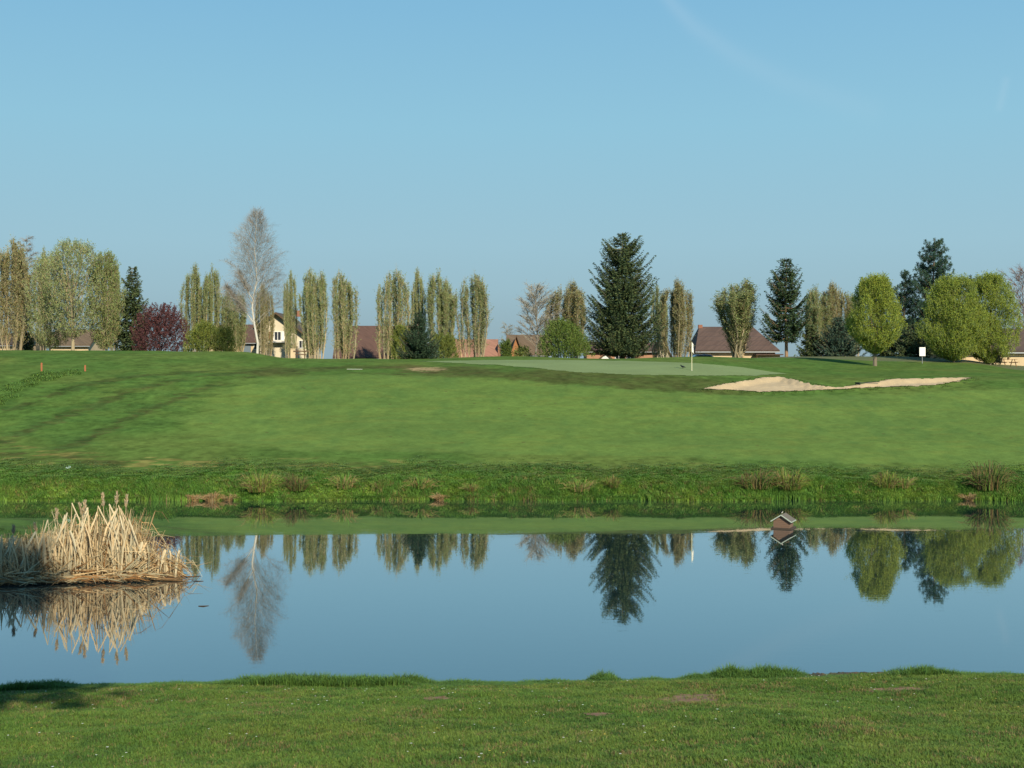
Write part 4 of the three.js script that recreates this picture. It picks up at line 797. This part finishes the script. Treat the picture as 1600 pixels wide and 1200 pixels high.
{ // picnic table
  const D = 137, x = spot(1575, D), g = thing('picnic_table', 'brown wooden picnic table before the right edge house', 'table', [x, meshH(x, D), -D], 0.15);
  const wd = HM.wood;
  for (let i = 0; i < 5; i++) part('top_plank', box(-0.85, 0.70, -0.36 + i * 0.148, 0.85, 0.745, -0.23 + i * 0.148), wd, g);
  for (const s of [-1, 1]) { for (const q of [0, 1]) part('seat_plank', box(-0.85, 0.42, s * 0.7 - 0.13 + q * 0.135, 0.85, 0.46, s * 0.7 - 0.01 + q * 0.135), wd, g); }
  for (const sx of [-1, 1]) { for (const s of [-1, 1]) { const t = new GB(); t.tube([[sx * 0.6, -0.05, s * 0.62], [sx * 0.6, 0.70, s * 0.22]], [0.05, 0.05], 4, [1, 1, 1]); part('leg', t.geo(), wd, g); } part('brace', box(sx * 0.6 - 0.04, 0.36, -0.8, sx * 0.6 + 0.04, 0.418, 0.8), wd, g); }
}
{ // duck house on the pond
  const D = 55, x = spot(1224, D), g = thing('duck_house', 'small brown floating duck house with white roof edges on the pond', 'duck house', [x, 0, -D], -0.42); g.scale.setScalar(0.86);
  const brown = std({ map: noiseTex(128, 128, (i, j) => { const n = tileNoise(i, j, 128, 3, 4, 51), k = 0.75 + n * 0.5; return toS([0.16 * k, 0.10 * k, 0.07 * k]); }, true) }), felt = std({ color: rgb(0.12, 0.105, 0.085) }), trim = std({ color: rgb(0.36, 0.42, 0.36), roughness: 0.6 });
  const w = 0.39, L = 0.42, he = 0.41, hr = 0.66;
  part('raft', box(-0.5, -0.06, -0.52, 0.5, 0.06, 0.52), std({ color: rgb(0.05, 0.035, 0.025) }), g);
  for (let k = 0; k < 4; k++) { const y0 = 0.063 + k * 0.0865; part('board', box(-w, y0, L - 0.02, w, y0 + 0.081, L), brown, g); }
  for (const s of [-1, 1]) part('side_wall', s < 0 ? box(-w, 0.063, -L, -w + 0.02, he, L - 0.022, 1) : box(w - 0.02, 0.063, -L, w, he, L - 0.022, 1), brown, g);
  part('back_wall', box(-w + 0.022, 0.063, -L, w - 0.022, he, -L + 0.02, 1), brown, g);
  for (const z of [L - 0.02, -L]) part('gable', new GB().prism([[-w, he + 0.003], [w, he + 0.003], [0, hr - 0.01]], z, z + 0.02).geo(1), brown, g);
  for (const s of [-1, 1]) {
    const ex = s * (w + 0.11), sl = (hr - he) / w, ey = he - 0.11 * sl, P = [[0, hr + 0.04], [ex, ey + 0.04], [ex, ey + 0.005], [0, hr + 0.005]];
    const r = part('roof', new GB().prism(s > 0 ? P.slice().reverse() : P, -L - 0.1, L + 0.1).geo(1), felt, g);
    const T = [[0.002 * s, hr + 0.052], [ex, ey + 0.052], [ex, ey - 0.003], [0.002 * s, hr - 0.003]];
    part('roof_edge', new GB().prism(s > 0 ? T.slice().reverse() : T, L + 0.102, L + 0.125).geo(), trim, r);
    part('eave_edge', box(Math.min(ex, ex + s * 0.02), ey, -L - 0.1, Math.max(ex, ex + s * 0.02), ey + 0.045, L + 0.1), trim, r);
  }
  const b = thing('small_bird', 'tiny pale bird perched on the duck house roof', 'bird', [x - 0.06, (hr + 0.053) * 0.86, -D + 0.06], 1.0);
  part('body', birdGeo(0.34), std({ color: rgb(0.4, 0.38, 0.33) }), b);
}

// ---------------------------------------------------------------- dead reeds at the left
const RB = { straw: [0.47, 0.37, 0.22], straw2: [0.36, 0.275, 0.155], pale: [0.56, 0.455, 0.29], brown: [0.20, 0.115, 0.05], head: [0.40, 0.32, 0.21], mud: [0.055, 0.036, 0.022] };
const reedMat = new THREE.MeshPhysicalMaterial({ vertexColors: true, roughness: 0.8, side: THREE.DoubleSide, transmission: 0.12, thickness: 0, specularIntensity: 0.3 });
function blade(gb, P, w, col, rr, roll) {        // leaf with a shallow fold along a path
  const a = roll ?? rr() * 6.283; let prev = null;
  for (let i = 0; i < P.length; i++) {
    const d = nrm(sub(P[Math.min(i + 1, P.length - 1)], P[Math.max(i - 1, 0)])), s0 = nrm(cross(d, [Math.cos(a), 0.13, Math.sin(a)])), n = cross(d, s0), t = i / (P.length - 1), ww = w * (1 - 0.75 * t * t) * (i ? 1 : 0.7) / 2;
    const r = [add(P[i], s0, ww), add(P[i], n, -ww * 0.45), add(P[i], s0, -ww)];
    if (prev) { gb.quad(prev[0], prev[1], r[1], r[0], col); gb.quad(prev[1], prev[2], r[2], r[1], col); }
    prev = r;
  }
}
{
  const rr = rng(404), cx = -15.2, cD = 42.6, o = thing('reed_clump', 'clump of dead straw coloured reeds standing in the pond at the left', 'reeds', [cx, 0, -cD]);
  // outline of the stand: height by place along x (0 at the right tip)
  const hAt = x => lerpTable([[-21.5, 1.2], [-17, 1.25], [-16.3, 1.35], [-15.2, 1.5], [-14.8, 1.75], [-14.2, 2.0], [-13, 2.08], [-12.35, 1.95], [-12.1, 1.3], [-11.6, 1.3], [-11.2, 1.0], [-10.6, 0.85]], x);
  const dens = x => lerpTable([[-21.5, 0.8], [-16, 0.95], [-14.5, 1], [-12.3, 1], [-12.0, 0.4], [-10.7, 0.25]], x);
  const front = x => lerpTable([[-21.5, 41.2], [-16, 41.25], [-13, 41.75], [-11, 42.2], [-10.4, 42.5]], x), back = x => lerpTable([[-21.5, 45], [-14, 44.9], [-12.2, 44], [-10.6, 43]], x);
  const mat = new GB();                            // mat of broken stalks and mud at the foot
  const shape = []; for (let k = 0; k <= 30; k++) { const x = -21.8 + k * 0.362; shape.push([x - cx, -(front(x) - 0.25 + 0.2 * noise(x * 3, 1)) + cD]); } for (let k = 30; k >= 0; k--) { const x = -21.8 + k * 0.362; shape.push([x - cx, -(back(x) + 0.2) + cD]); }
  const tri = THREE.ShapeUtils.triangulateShape(shape.map(p => new THREE.Vector2(...p)), []), yv = p => 0.03 + 0.07 * noise(p[0] * 2, p[1] * 2);
  for (const [a, b, c] of tri) mat.tri([shape[a][0], 0.05, shape[a][1]], [shape[b][0], 0.05, shape[b][1]], [shape[c][0], 0.05, shape[c][1]], RB.mud);
  for (let k = 0; k < shape.length; k++) { const a = shape[k], b = shape[(k + 1) % shape.length]; mat.quad([a[0], 0.05, a[1]], [b[0], 0.05, b[1]], [b[0], -0.3, b[1]], [a[0], -0.3, a[1]], RB.mud); }
  part('mud_mat', mat.geo(), std({ vertexColors: true, side: THREE.DoubleSide }), o);
  const lit = new GB();
  for (let k = 0; k < 2200; k++) { const x = mix(-21.5, -11.5, Math.pow(rr(), 0.9)), D = mix(front(x) - 0.3, front(x) + 1.3, Math.pow(rr(), 1.3)), a = (rr() - 0.5) * 1.3 + (rr() < 0.2 ? 1.4 : 0) + (rr() < 0.5 ? 3.14 : 0), l = 0.3 + rr() * 0.9, y = 0.05 + rr() * 0.11; const p = [x - cx, y, cD - D], q = [x - cx + Math.cos(a) * l * 0.5, y + 0.02 + rr() * 0.06, cD - D + Math.sin(a) * l * 0.35], e = [x - cx + Math.cos(a) * l, y - 0.02, cD - D + Math.sin(a) * l * 0.7]; blade(lit, [p, q, e], 0.02 + rr() * 0.035, vary(rr() < 0.62 ? RB.brown : RB.straw2, rr, 0.4), rr, 1.57); }
  for (let k = 0; k < 26; k++) { const x = -12.1 + rr() * 1.0, D = front(x) + (rr() - 0.3) * 0.9, a = (rr() - 0.5) * 0.5, l = 0.5 + rr() * 0.8, p = [x - cx, 0.03, cD - D]; lit.tube([p, add(p, [Math.cos(a) * l, 0.02, Math.sin(a) * l])], [0.016, 0.008], 4, vary(RB.brown, rr, 0.4)); }
  part('stalk_litter', lit.geo(), reedMat, o).userData.kind = 'stuff';
  const thin = new GB();
  for (let k = 0; k < 7600; k++) {
    const x = mix(-21.4, -10.7, rr()); if (rr() > dens(x) * (0.6 + 0.8 * noise(x * 1.9, 2.2))) continue;
    const D = mix(front(x) + 0.1, back(x), Math.pow(rr(), 0.9)), h = hAt(x) * (0.35 + 0.65 * rr()) * (0.75 + 0.5 * noise(x * 2.5, D * 1.5)), lx = (rr() - 0.5) * 0.7 * h, lz = (rr() - 0.5) * 0.7 * h, p = [x - cx, 0.03, cD - D], P = [p], u = rr();
    if (u < 0.55) { const f = 0.45 + rr() * 0.5, m = add(p, [lx * f, h * f, lz * f]), g = 0.25 + rr() * 0.7, s = rr() < 0.5 ? -1 : 1; P.push(add(p, [lx * f * 0.5, h * f * 0.5, lz * f * 0.5]), m, add(m, [s * g * 0.35, -g * (rr() * 0.5), (rr() - 0.5) * 0.4]), add(m, [s * g * 0.8, -g * (0.4 + 0.6 * rr()), (rr() - 0.5) * 0.4])); }
    else if (u < 0.7) { const y = h * rr() * 0.8, l = 0.5 + rr() * 0.7, s = rr() < 0.5 ? -1 : 1; P[0] = add(p, [0, y, 0]); P.push(add(p, [s * l * 0.5, y + l * (rr() - 0.35) * 0.6, 0.1]), add(p, [s * l, y + l * (rr() - 0.6) * 0.8, 0.15])); }
    else P.push(add(p, [lx * 0.3, h * 0.5, lz * 0.3]), add(p, [lx, h, lz]));
    blade(thin, P, 0.016 + rr() * 0.03, vary(rr() < 0.22 ? RB.brown : mix3(RB.straw2, RB.straw, rr()), rr, 0.32), rr);
  }
  for (let k = 0; k < 620; k++) { const x = mix(-21.4, -11.7, rr()), D = front(x) + 0.05 + 0.7 * rr(), l = 0.4 + rr() * 0.8, e = rr() * 0.75, a = rr() < 0.5 ? rr() * 0.8 : 3.14 - rr() * 0.8, p = [x - cx, 0.05 + rr() * 0.3, cD - D], q = [Math.cos(a) * Math.cos(e) * l, Math.sin(e) * l * (rr() < 0.3 ? -0.4 : 1), Math.sin(a) * Math.cos(e) * l * 0.5]; blade(thin, [p, add(p, q, 0.5), add(p, q, 1)], 0.02 + rr() * 0.035, vary(rr() < 0.35 ? RB.brown : RB.straw, rr, 0.3), rr, 1.57); }
  part('stalk_thicket', thin.geo(), reedMat, o).userData.kind = 'stuff';
  // broad leaves that can be picked out: upright, many folded over
  for (let k = 0; k < 150; k++) {
    const x = k < 13 ? mix(-12.0, -10.75, (k + rr()) / 13) : mix(-17.2, -12.1, rr()), D = front(x) + 0.1 + 1.2 * rr() * rr(), h = hAt(x) * (0.35 + 0.7 * Math.sqrt(rr())) * (0.75 + 0.45 * noise(x * 2.3, 5)), lx = (rr() - 0.5) * 0.32 * h, g = new GB(), p = [x - cx, 0.02, cD - D], m = add(p, [lx, h, (rr() - 0.5) * 0.3]), P = [p, add(p, [lx * 0.35 + (rr() - 0.5) * 0.06, h * 0.5, 0]), m];
    const col = vary(mix3(RB.straw, RB.pale, rr()), rr, 0.2), w = 0.05 + 0.1 * rr() * rr();
    blade(g, P, w, col, rr, 1.57 + (rr() - 0.5) * 1.6);
    if (rr() < 0.7) { const l = h * (0.25 + 0.65 * rr()), s = rr() < 0.5 ? -1 : 1, q = 0.08 + rr() * 0.28; blade(g, [add(m, [0, -0.02, 0.02]), add(m, [s * l * q * 0.6, -l * 0.4, 0.06]), add(m, [s * l * q, -l * (0.6 + 0.4 * rr()), 0.08])], w * 0.85, vary(RB.pale, rr, 0.2), rr, 1.57); }
    part('reed_leaf', g.geo(), reedMat, o);
  }
  const heads = [[-13.05, 2.65], [-12.86, 2.72], [-12.55, 2.6], [-13.75, 2.45], [-13.45, 2.35], [-14.45, 2.2], [-15.05, 1.75], [-15.9, 1.7], [-16.6, 1.65]];
  for (const [x, h] of heads) {
    const D = front(x) + 0.7, g = new GB(), p = [x - cx, 0, cD - D], l = (rr() - 0.5) * 0.9, P = [p, add(p, [l * 0.3, h * 0.5, 0]), add(p, [l, h, 0.05])];
    g.tube(P, [0.014, 0.012, 0.009], 5, vary(RB.straw, rr, 0.1)); const st = part('flower_stalk', g.geo(), reedMat, o);
    const hd = new GB(), a = along(P, 0.86), b = P[2]; for (let k = 0; k < 90; k++) { const t = rr(), c = mix3(a, b, t), j = nrm([rr() - 0.5, 0.5 + rr(), rr() - 0.5]); hd.leaf(add(c, [rr() - 0.5, 0, rr() - 0.5], (0.025 + 0.045 * hash(Math.round(x * 40), 4)) * Math.sin(0.35 + t * 2.5)), j, 0.07 + 0.09 * rr(), 0.03, rr, vary(RB.head, rr, 0.25)); }
    part('seed_head', hd.geo(), reedMat, st);
  }
}
// floating sticks right of the reeds
for (const [px, py, l, t, label] of [[296, 901, 0.36, 0.1, 'longer dark stick floating just right of the reed clump'], [309, 908, 0.18, -0.2, 'short dark stick floating right of the longer one by the reeds'], [318, 947, 0.14, 0.1, 'tiny dark twig floating on the open pond below the reeds']]) {
  const D = EYE * F / (py - HOR), x = spot(px, D), g = new GB(), o = thing('floating_stick', label, 'stick', [x, 0, -D], t, 'floating sticks');
  g.tube([[-l, 0.004, 0], [0, 0.012, 0.05], [l, 0.004, -0.03]], [0.014, 0.014, 0.008], 5, [0.05, 0.032, 0.02]); part('stick', g.geo(), M.bark, o);
}

// ---------------------------------------------------------------- grass
const grassMat = new THREE.MeshPhysicalMaterial({ vertexColors: true, roughness: 0.7, side: THREE.DoubleSide, transmission: 0.25, thickness: 0, specularIntensity: 0.35 });
function tuftGeo(seed, n, h, spread, w, bend = 0.5) {
  const r = rng(seed), g = new GB();
  for (let k = 0; k < n; k++) {
    const a = r() * 6.283, q = Math.sqrt(r()) * spread, p = [Math.cos(a) * q, -0.01, Math.sin(a) * q], hh = h * (0.45 + 0.55 * r()), b = r() * 6.283, lean = bend * (0.3 + r()), d = [Math.cos(b), 0, Math.sin(b)], s = [-d[2] * w / 2, 0, d[0] * w / 2], kk = 0.75 + 0.5 * r(), c = [kk, kk, kk];
    const m = [p[0] + d[0] * hh * lean * 0.35, hh * 0.6, p[2] + d[2] * hh * lean * 0.35], e = [p[0] + d[0] * hh * lean, hh * (1 - lean * 0.25), p[2] + d[2] * hh * lean];
    g.quad(add(p, s, 1), add(p, s, -1), add(m, s, -0.8), add(m, s, 0.8), c); g.tri(add(m, s, 0.8), add(m, s, -0.8), e, c);
  }
  return g.geo();
}
function scatter(name, label, geo, items, material = grassMat) {
  const im = new THREE.InstancedMesh(geo, material, items.length), m = new THREE.Matrix4(), q = new THREE.Quaternion(), Y = new THREE.Vector3(0, 1, 0), col = new THREE.Color();
  items.forEach(([x, y, D, s, sy, c], i) => { q.setFromAxisAngle(Y, hash(i, 5) * 6.283); m.compose(new THREE.Vector3(x, y, -D), q, new THREE.Vector3(s, sy, s)); im.setMatrixAt(i, m); im.setColorAt(i, col.setRGB(...c)); });
  im.name = name; im.castShadow = im.receiveShadow = true; tag(im, label, 'grass', null, 'stuff'); scene.add(im); return im;
}
const G1 = [0.098, 0.180, 0.027], G2 = [0.146, 0.206, 0.036], G3 = [0.061, 0.130, 0.023], GD = [0.26, 0.205, 0.085];
const bare = [[[1028, 1092], [1060, 1088], [1130, 1087], [1120, 1098], [1070, 1102], [1035, 1099]], [[918, 1117], [945, 1115], [950, 1121], [925, 1123]], [[1360, 1078], [1440, 1075], [1445, 1080], [1370, 1082]], [[655, 1092], [700, 1090], [705, 1096], [660, 1097]]].map(P => P.map(([px, py]) => { let D = 10; for (; D < 27; D += 0.02) if (EYE - (py - HOR) / F * D < land((px - 800) / F * D, D)) break; return [(px - 800) / F * D, D]; }));
{
  const r = rng(900), A = [[], [], []];
  for (let k = 0; k < 230000; k++) {
    const D = mix(10.6, 24.6, Math.pow(r(), 0.92)), half = 0.40 * D + 3.2, x = (r() * 2 - 1) * half;
    let soil = 0; for (const P of bare) soil = Math.max(soil, sstep(0.08, -0.12, sdPoly(x, D, P) + (noise(x * 9, D * 9) - 0.5) * 0.3));
    if (r() < soil * 0.93) continue;
    const n = fbm(x * 0.7, D * 0.7, 3), n2 = noise(x * 4, D * 4);
    if (n2 > 0.8 && r() < 0.5) continue; if (r() < 0.25 * sstep(0.55, 0.7, fbm(x * 1.6 + 30, D * 1.6, 3))) continue;
    let c = mix3(G1, G2, clamp((n - 0.3) * 2, 0, 1)); c = mix3(c, G3, clamp((n2 - 0.42) * 2, 0, 0.9)); const br = sstep(0.56, 0.72, fbm(x * 1.6 + 30, D * 1.6, 3)); if (r() < 0.05 + 0.12 * soil + 0.3 * br) c = r() < 0.5 ? GD : [0.17, 0.13, 0.06];
    const s = 0.8 + 0.5 * r(), hgt = (0.7 + 0.7 * noise(x * 1.7 + 5, D * 1.7)) * (0.8 + 0.4 * r());
    A[k % 3].push([x, meshH(x, D), D, s, hgt, vary(c, r, 0.22)]);
  }
  A.forEach((a, i) => scatter(numbered('lawn_grass'), ['short mown grass covering the near lawn', 'short grass blades between the tufts of the near lawn', 'fine grass mixed into the near lawn'][i], tuftGeo(910 + i, 9, 0.062, 0.045, 0.0065, 0.7), a));
  // longer grass on the near bank
  const B = [], clumps = [[395, 0.7, 0.3], [470, 0.5, 0.1], [590, 1.2, 0.17], [640, 0.8, 0.27], [720, 1.2, 0.14], [850, 1.3, 0.13], [945, 0.5, 0.3], [1010, 0.8, 0.14], [1090, 0.6, 0.2], [1150, 0.9, 0.36], [1200, 0.9, 0.44], [1235, 0.6, 0.32], [1500, 1.5, 0.14], [1570, 1, 0.13], [260, 1.2, 0.12], [150, 1.2, 0.11], [30, 1.5, 0.16]].map(([px, w, h]) => [spot(px, 24), w, h]);
  for (let k = 0; k < 26000; k++) {
    const x = (r() * 2 - 1) * 13, D = nearEdge(x) + mix(-0.75, 0.75, r()); let h = 0.07 + 0.2 * sstep(0.25, 0.85, noise(x * 0.8, 4));
    for (const [cx, w, ch] of clumps) h = Math.max(h, ch * Math.exp(-Math.pow((x - cx) / w / 0.6, 2)) * sstep(-0.9, -0.2, D - nearEdge(x)));
    h *= 0.75 + 0.5 * noise(x * 3, D * 3);
    const mud = sstep(5.5, 6.2, x) * sstep(7.8, 7.2, x); if (r() < mud * 0.6) continue;
    B.push([x, meshH(x, D), D, 0.8 + 0.8 * r(), h / 0.2, vary(mix3(G3, G1, r() * 0.7), r, 0.25)]);
  }
  scatter('bank_grass', 'longer ragged grass along the near edge of the pond', tuftGeo(931, 9, 0.2, 0.06, 0.009, 0.6), B);
  const soilTex = noiseTex(128, 128, (i, j) => { const a = tileNoise(i, j, 128, 6, 4, 61), k = 0.6 + a * 0.8; return toS([0.185 * k, 0.098 * k, 0.055 * k]); }, true);
  bare.forEach((P, i) => structure(numbered('bare_soil'), overlay(P, 0.035, (x, D) => 0.012 + 0.02 * noise(x * 14, D * 14), (x, D) => sdPoly(x, D, P) + (fbm(x * 5, D * 5, 3) - 0.5) * 0.5 < 0.03, 1.3), std({ map: soilTex, roughness: 1 })));
  const clod = new THREE.IcosahedronGeometry(0.06, 1), cp = clod.attributes.position; for (let i = 0; i < cp.count; i++) { const k = 0.75 + 0.5 * noise(cp.getX(i) * 30 + 9, cp.getY(i) * 30 + cp.getZ(i) * 22); cp.setXYZ(i, cp.getX(i) * k * 1.4, cp.getY(i) * k * 0.8, cp.getZ(i) * k); } clod.computeVertexNormals(); clod.setAttribute('color', new THREE.Float32BufferAttribute(new Array(cp.count * 3).fill(1), 3));
  const cl2 = []; for (let k = 0; k < 150; k++) { const x = mix(5.4, 7.9, r()), D = nearEdge(x) + (r() - 0.55) * 0.5; cl2.push([x, meshH(x, D) + 0.02, D, 0.6 + r() * 1.3, 0.6 + r() * 0.9, vary([0.05, 0.036, 0.022], r, 0.3)]); }
  scatter('mud_clods', 'dark clods of mud along the near bank at the right', clod, cl2, std({ vertexColors: true })).userData.category = 'mud';
  // daisies
  const dg = new GB(); for (let k = 0; k < 8; k++) { const a = k / 8 * 6.283, b = a + 0.55; dg.tri([0, 0.06, 0], [Math.cos(a) * 0.011, 0.063, Math.sin(a) * 0.011], [Math.cos(b) * 0.011, 0.063, Math.sin(b) * 0.011], [1, 1, 1]); } dg.spike([0, 0, 0], [0, 1, 0], 0.058, 0.0015, [0.3, 0.5, 0.1]);
  const Ds = []; for (let k = 0; k < 430; k++) { const D = mix(10.8, 24, r()), x = (r() * 2 - 1) * (0.4 * D + 2); if (fbm(x * 0.5, D * 0.5 + 40, 2) < 0.47) continue; Ds.push([x, meshH(x, D), D, 0.9 + r() * 0.5, 1, r() < 0.25 ? [0.75, 0.55, 0.08] : [0.8, 0.8, 0.78]]); }
  const im = scatter('daisies', 'tiny white and yellow flowers dotted over the near lawn', dg.geo(), Ds); im.userData.category = 'flowers';
}
{
  const r = rng(950), T = [], S = [];
  for (let k = 0; k < 42000; k++) {
    const x = (r() * 2 - 1) * 38, t = Math.pow(r(), 1.2), D = farEdge(x) - 0.2 + t * (4.6 + 3.6 * noise(x * 0.4, 9)), n = fbm(x * 0.5, D * 0.8, 3), n2 = noise(x * 1.8 + 7, D * 1.8);
    const h = mix(0.27, 0.05, sstep(0.05, 0.62, t + (n2 - 0.5) * 0.35)) * (0.5 + 0.9 * n) * (1 + 0.9 * sstep(0.6, 0.85, noise(x * 0.9 + 3, D * 0.7)));
    let c = mix3([0.125, 0.265, 0.04], [0.215, 0.335, 0.052], clamp((n2 - 0.3) * 1.8, 0, 1)); c = mix3(c, [0.095, 0.205, 0.034], clamp((n - 0.45) * 2.4, 0, 0.8)); if (r() < 0.05 + 0.25 * sstep(0.6, 0.75, fbm(x * 0.9 + 70, D, 2))) c = mix3(GD, c, r() * 0.6);
    const tt = sstep(0.5, 0.95, t); if (r() < tt * 0.97) continue; const lf = 1.75 - 0.3 * r(), fr = mix3(C.rough, C.fair, r()); c = mix3(c, [fr[0] * lf, fr[1] * lf, fr[2] * lf], tt * 0.9); T.push([x, Math.max(meshH(x, D), -0.05), D, 1 + r(), h / 0.3, vary(c, r, 0.25)]);  // upper tufts coloured brighter to make up for the weak light on their blades
  }
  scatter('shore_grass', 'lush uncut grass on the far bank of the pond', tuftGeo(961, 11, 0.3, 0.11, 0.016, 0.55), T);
  const rough = poly([[-120, 640], [0, 618], [35, 592], [75, 582], [120, 579], [135, 582], [85, 592], [45, 606], [0, 632], [-120, 662]]);
  for (let k = 0; k < 9000; k++) { const x = mix(-52, -28, r()), D = mix(86, 108, r()), s = sdPoly(x, D, rough) + (noise(x * 1.3, D * 1.3) - 0.5) * 1.4; if (s > 0) continue; S.push([x, meshH(x, D), D, 1.2 + r(), 0.3 + 0.4 * r(), vary(mix3([0.085, 0.175, 0.032], [0.13, 0.225, 0.04], r()), r, 0.25)]); }
  scatter('rough_grass', 'strip of longer dark grass on the left slope by the stakes', tuftGeo(971, 11, 0.3, 0.12, 0.018, 0.55), S);
  const L = []; for (let k = 0; k < 2600; k++) { const x = mix(12, 36, r()), D = mix(89, 100, r()), s = sdPoly(x, D, sandA); if (s < -0.05 || s > 0.6) continue; L.push([x, meshH(x, D), D, 0.8 + r() * 0.6, 0.28 + 0.3 * r(), vary(mix3(C.rough, C.rough2, r()), r, 0.25)]); }
  scatter('bunker_lip_grass', 'ragged grass lip round the edge of the sand bunker', tuftGeo(981, 10, 0.3, 0.12, 0.018, 0.6), L);
}
// sedge tussocks along the far waterline, each one a plant of its own
function tussockGeo(seed, n, h, R, cols) {
  const r = rng(seed), g = new GB();
  for (let k = 0; k < n; k++) { const a = r() * 6.283, q = Math.sqrt(r()) * R * 0.75, p = [Math.cos(a) * q, -0.04, Math.sin(a) * q], b = a + (r() - 0.5) * 1.6, out = R * (0.1 + 1.25 * r() * r()), hh = h * (0.25 + 0.75 * r() * (0.5 + noise(p[0] * 5 + seed, p[2] * 5))) * (1.15 - 0.55 * q / R), d = [Math.cos(b), 0, Math.sin(b)], dr = r() * r() * 0.7; blade(g, [p, [p[0] + d[0] * out * 0.2, hh * 0.55, p[2] + d[2] * out * 0.2], [p[0] + d[0] * out * 0.6, hh * (1 - dr * 0.25), p[2] + d[2] * out * 0.6], [p[0] + d[0] * out, hh * (1 - dr), p[2] + d[2] * out]], 0.016 + 0.014 * r(), vary(cols[Math.floor(r() * cols.length)], r, 0.3), r); }
  return g.geo();
}
const tg = [tussockGeo(1, 330, 0.6, 0.5, [GD, [0.25, 0.18, 0.08], [0.12, 0.22, 0.04], [0.14, 0.24, 0.04]]), tussockGeo(2, 600, 0.95, 0.75, [[0.12, 0.22, 0.035], [0.19, 0.25, 0.045], [0.13, 0.085, 0.04], GD]), tussockGeo(3, 560, 0.9, 0.65, [[0.11, 0.078, 0.038], [0.15, 0.115, 0.05], [0.09, 0.16, 0.03], [0.07, 0.12, 0.025]]), tussockGeo(4, 560, 0.46, 0.4, [[0.36, 0.26, 0.13], [0.28, 0.18, 0.085]])];
const sedges = [[303, 3, 0.75, 'pale dead sedge mound at the far waterline, first from the left'], [331, 3, 0.9, 'pale dead sedge mound at the far waterline, second from the left'], [356, 3, 0.8, 'pale dead sedge mound at the far waterline, third from the left'],
  [405, 1, 1.0, 'big yellow green sedge tussock right of three pale dead mounds'], [461, 2, 0.95, 'dark brown sedge tussock below the poplars left of the long roof'], [533, 0, 1.2, 'thin brownish sedge tuft on the bank right of dark tussock'], [590, 0, 0.8, 'small straw tinted sedge tuft below the long brown roof'],
  [655, 0, 1.1, 'straw tinted sedge tussock on the far bank below small spruce'], [688, 3, 0.9, 'flat rusty sedge mound right of the straw tussock at the waterline'], [735, 0, 0.9, 'small sedge tuft on far bank below the salmon roof'],
  [905, 0, 1.1, 'straw sedge tuft on far bank below the large green shrub'], [958, 1, 0.6, 'small mixed sedge tuft on far bank below the big spruce'], [1185, 2, 1.15, 'dark brown sedge tussock just left behind the duck house'], [1238, 1, 1.1, 'broad straw and green sedge tussock just right behind the duck house'],
  [1392, 1, 0.9, 'straw green sedge tussock on far bank below the round tree'], [1418, 0, 0.9, 'small straw sedge tuft right beside the straw green tussock'], [1512, 3, 0.85, 'pale tan sedge mound at the waterline near the right edge'], [1552, 2, 1.3, 'largest dark sedge tussock on far bank near the right edge']];
sedges.forEach(([px, v, s, label], i) => {
  const low = v === 3, x = spot(px, 66), D = farEdge(x) + (low ? -0.08 : 0.55 + 0.35 * hash(i, 3));
  const o = part(numbered('sedge_tussock'), tg[v], reedMat, scene); o.position.set(x, Math.max(meshH(x, D), 0.02), -D); o.rotation.y = i * 1.3; o.scale.set(s * (0.9 + 0.6 * hash(i, 8)), s * (0.8 + 0.35 * hash(i, 9)), s); tag(o, label, 'sedge', 'sedge tussocks along the far bank');
});
// white flowers on the far left bank
{
  const [x, D] = groundAt(107, 738), g = new GB(), r = rng(77), o = thing('white_flower_plant', 'small white flowering plant on the far bank at the left', 'flower', [x, meshH(x, D), -D]);
  for (let k = 0; k < 14; k++) g.spike([0, 0, 0], nrm([(r() - 0.5), 1.4, (r() - 0.5)]), 0.22 + r() * 0.1, 0.008, [0.08, 0.15, 0.03]);
  part('stems', g.geo(), grassMat, o);
  const f = new GB(); for (let k = 0; k < 22; k++) f.leaf([(r() - 0.5) * 0.22, 0.16 + r() * 0.14, (r() - 0.5) * 0.22], nrm([r() - 0.5, r(), r() - 0.5]), 0.045, 0.04, r, [0.6, 0.78, 0.75]);
  part('blossoms', f.geo(), grassMat, o);
}
// tall tree behind and left of the viewpoint, out of view: its crown shades the left end of the bank and reeds
{
  const x = -5.2, D = 6, g = roundGeo(300, 22, 5.2, { wood: K.bark, twig: K.bark, leaf: K.lime2, leaf2: K.grass, n: 5200, leaves: 13, clear: 0.29, mid: 0.5, pow: 4, gap: 0.03, size: 2.4, r: 0.28, limbs: 40 });
  plant('shade_tree', g, 'tall leafy tree behind the viewpoint whose crown shades the reeds', 'tree', null, x, D);
}
renderer.render(scene, camera);
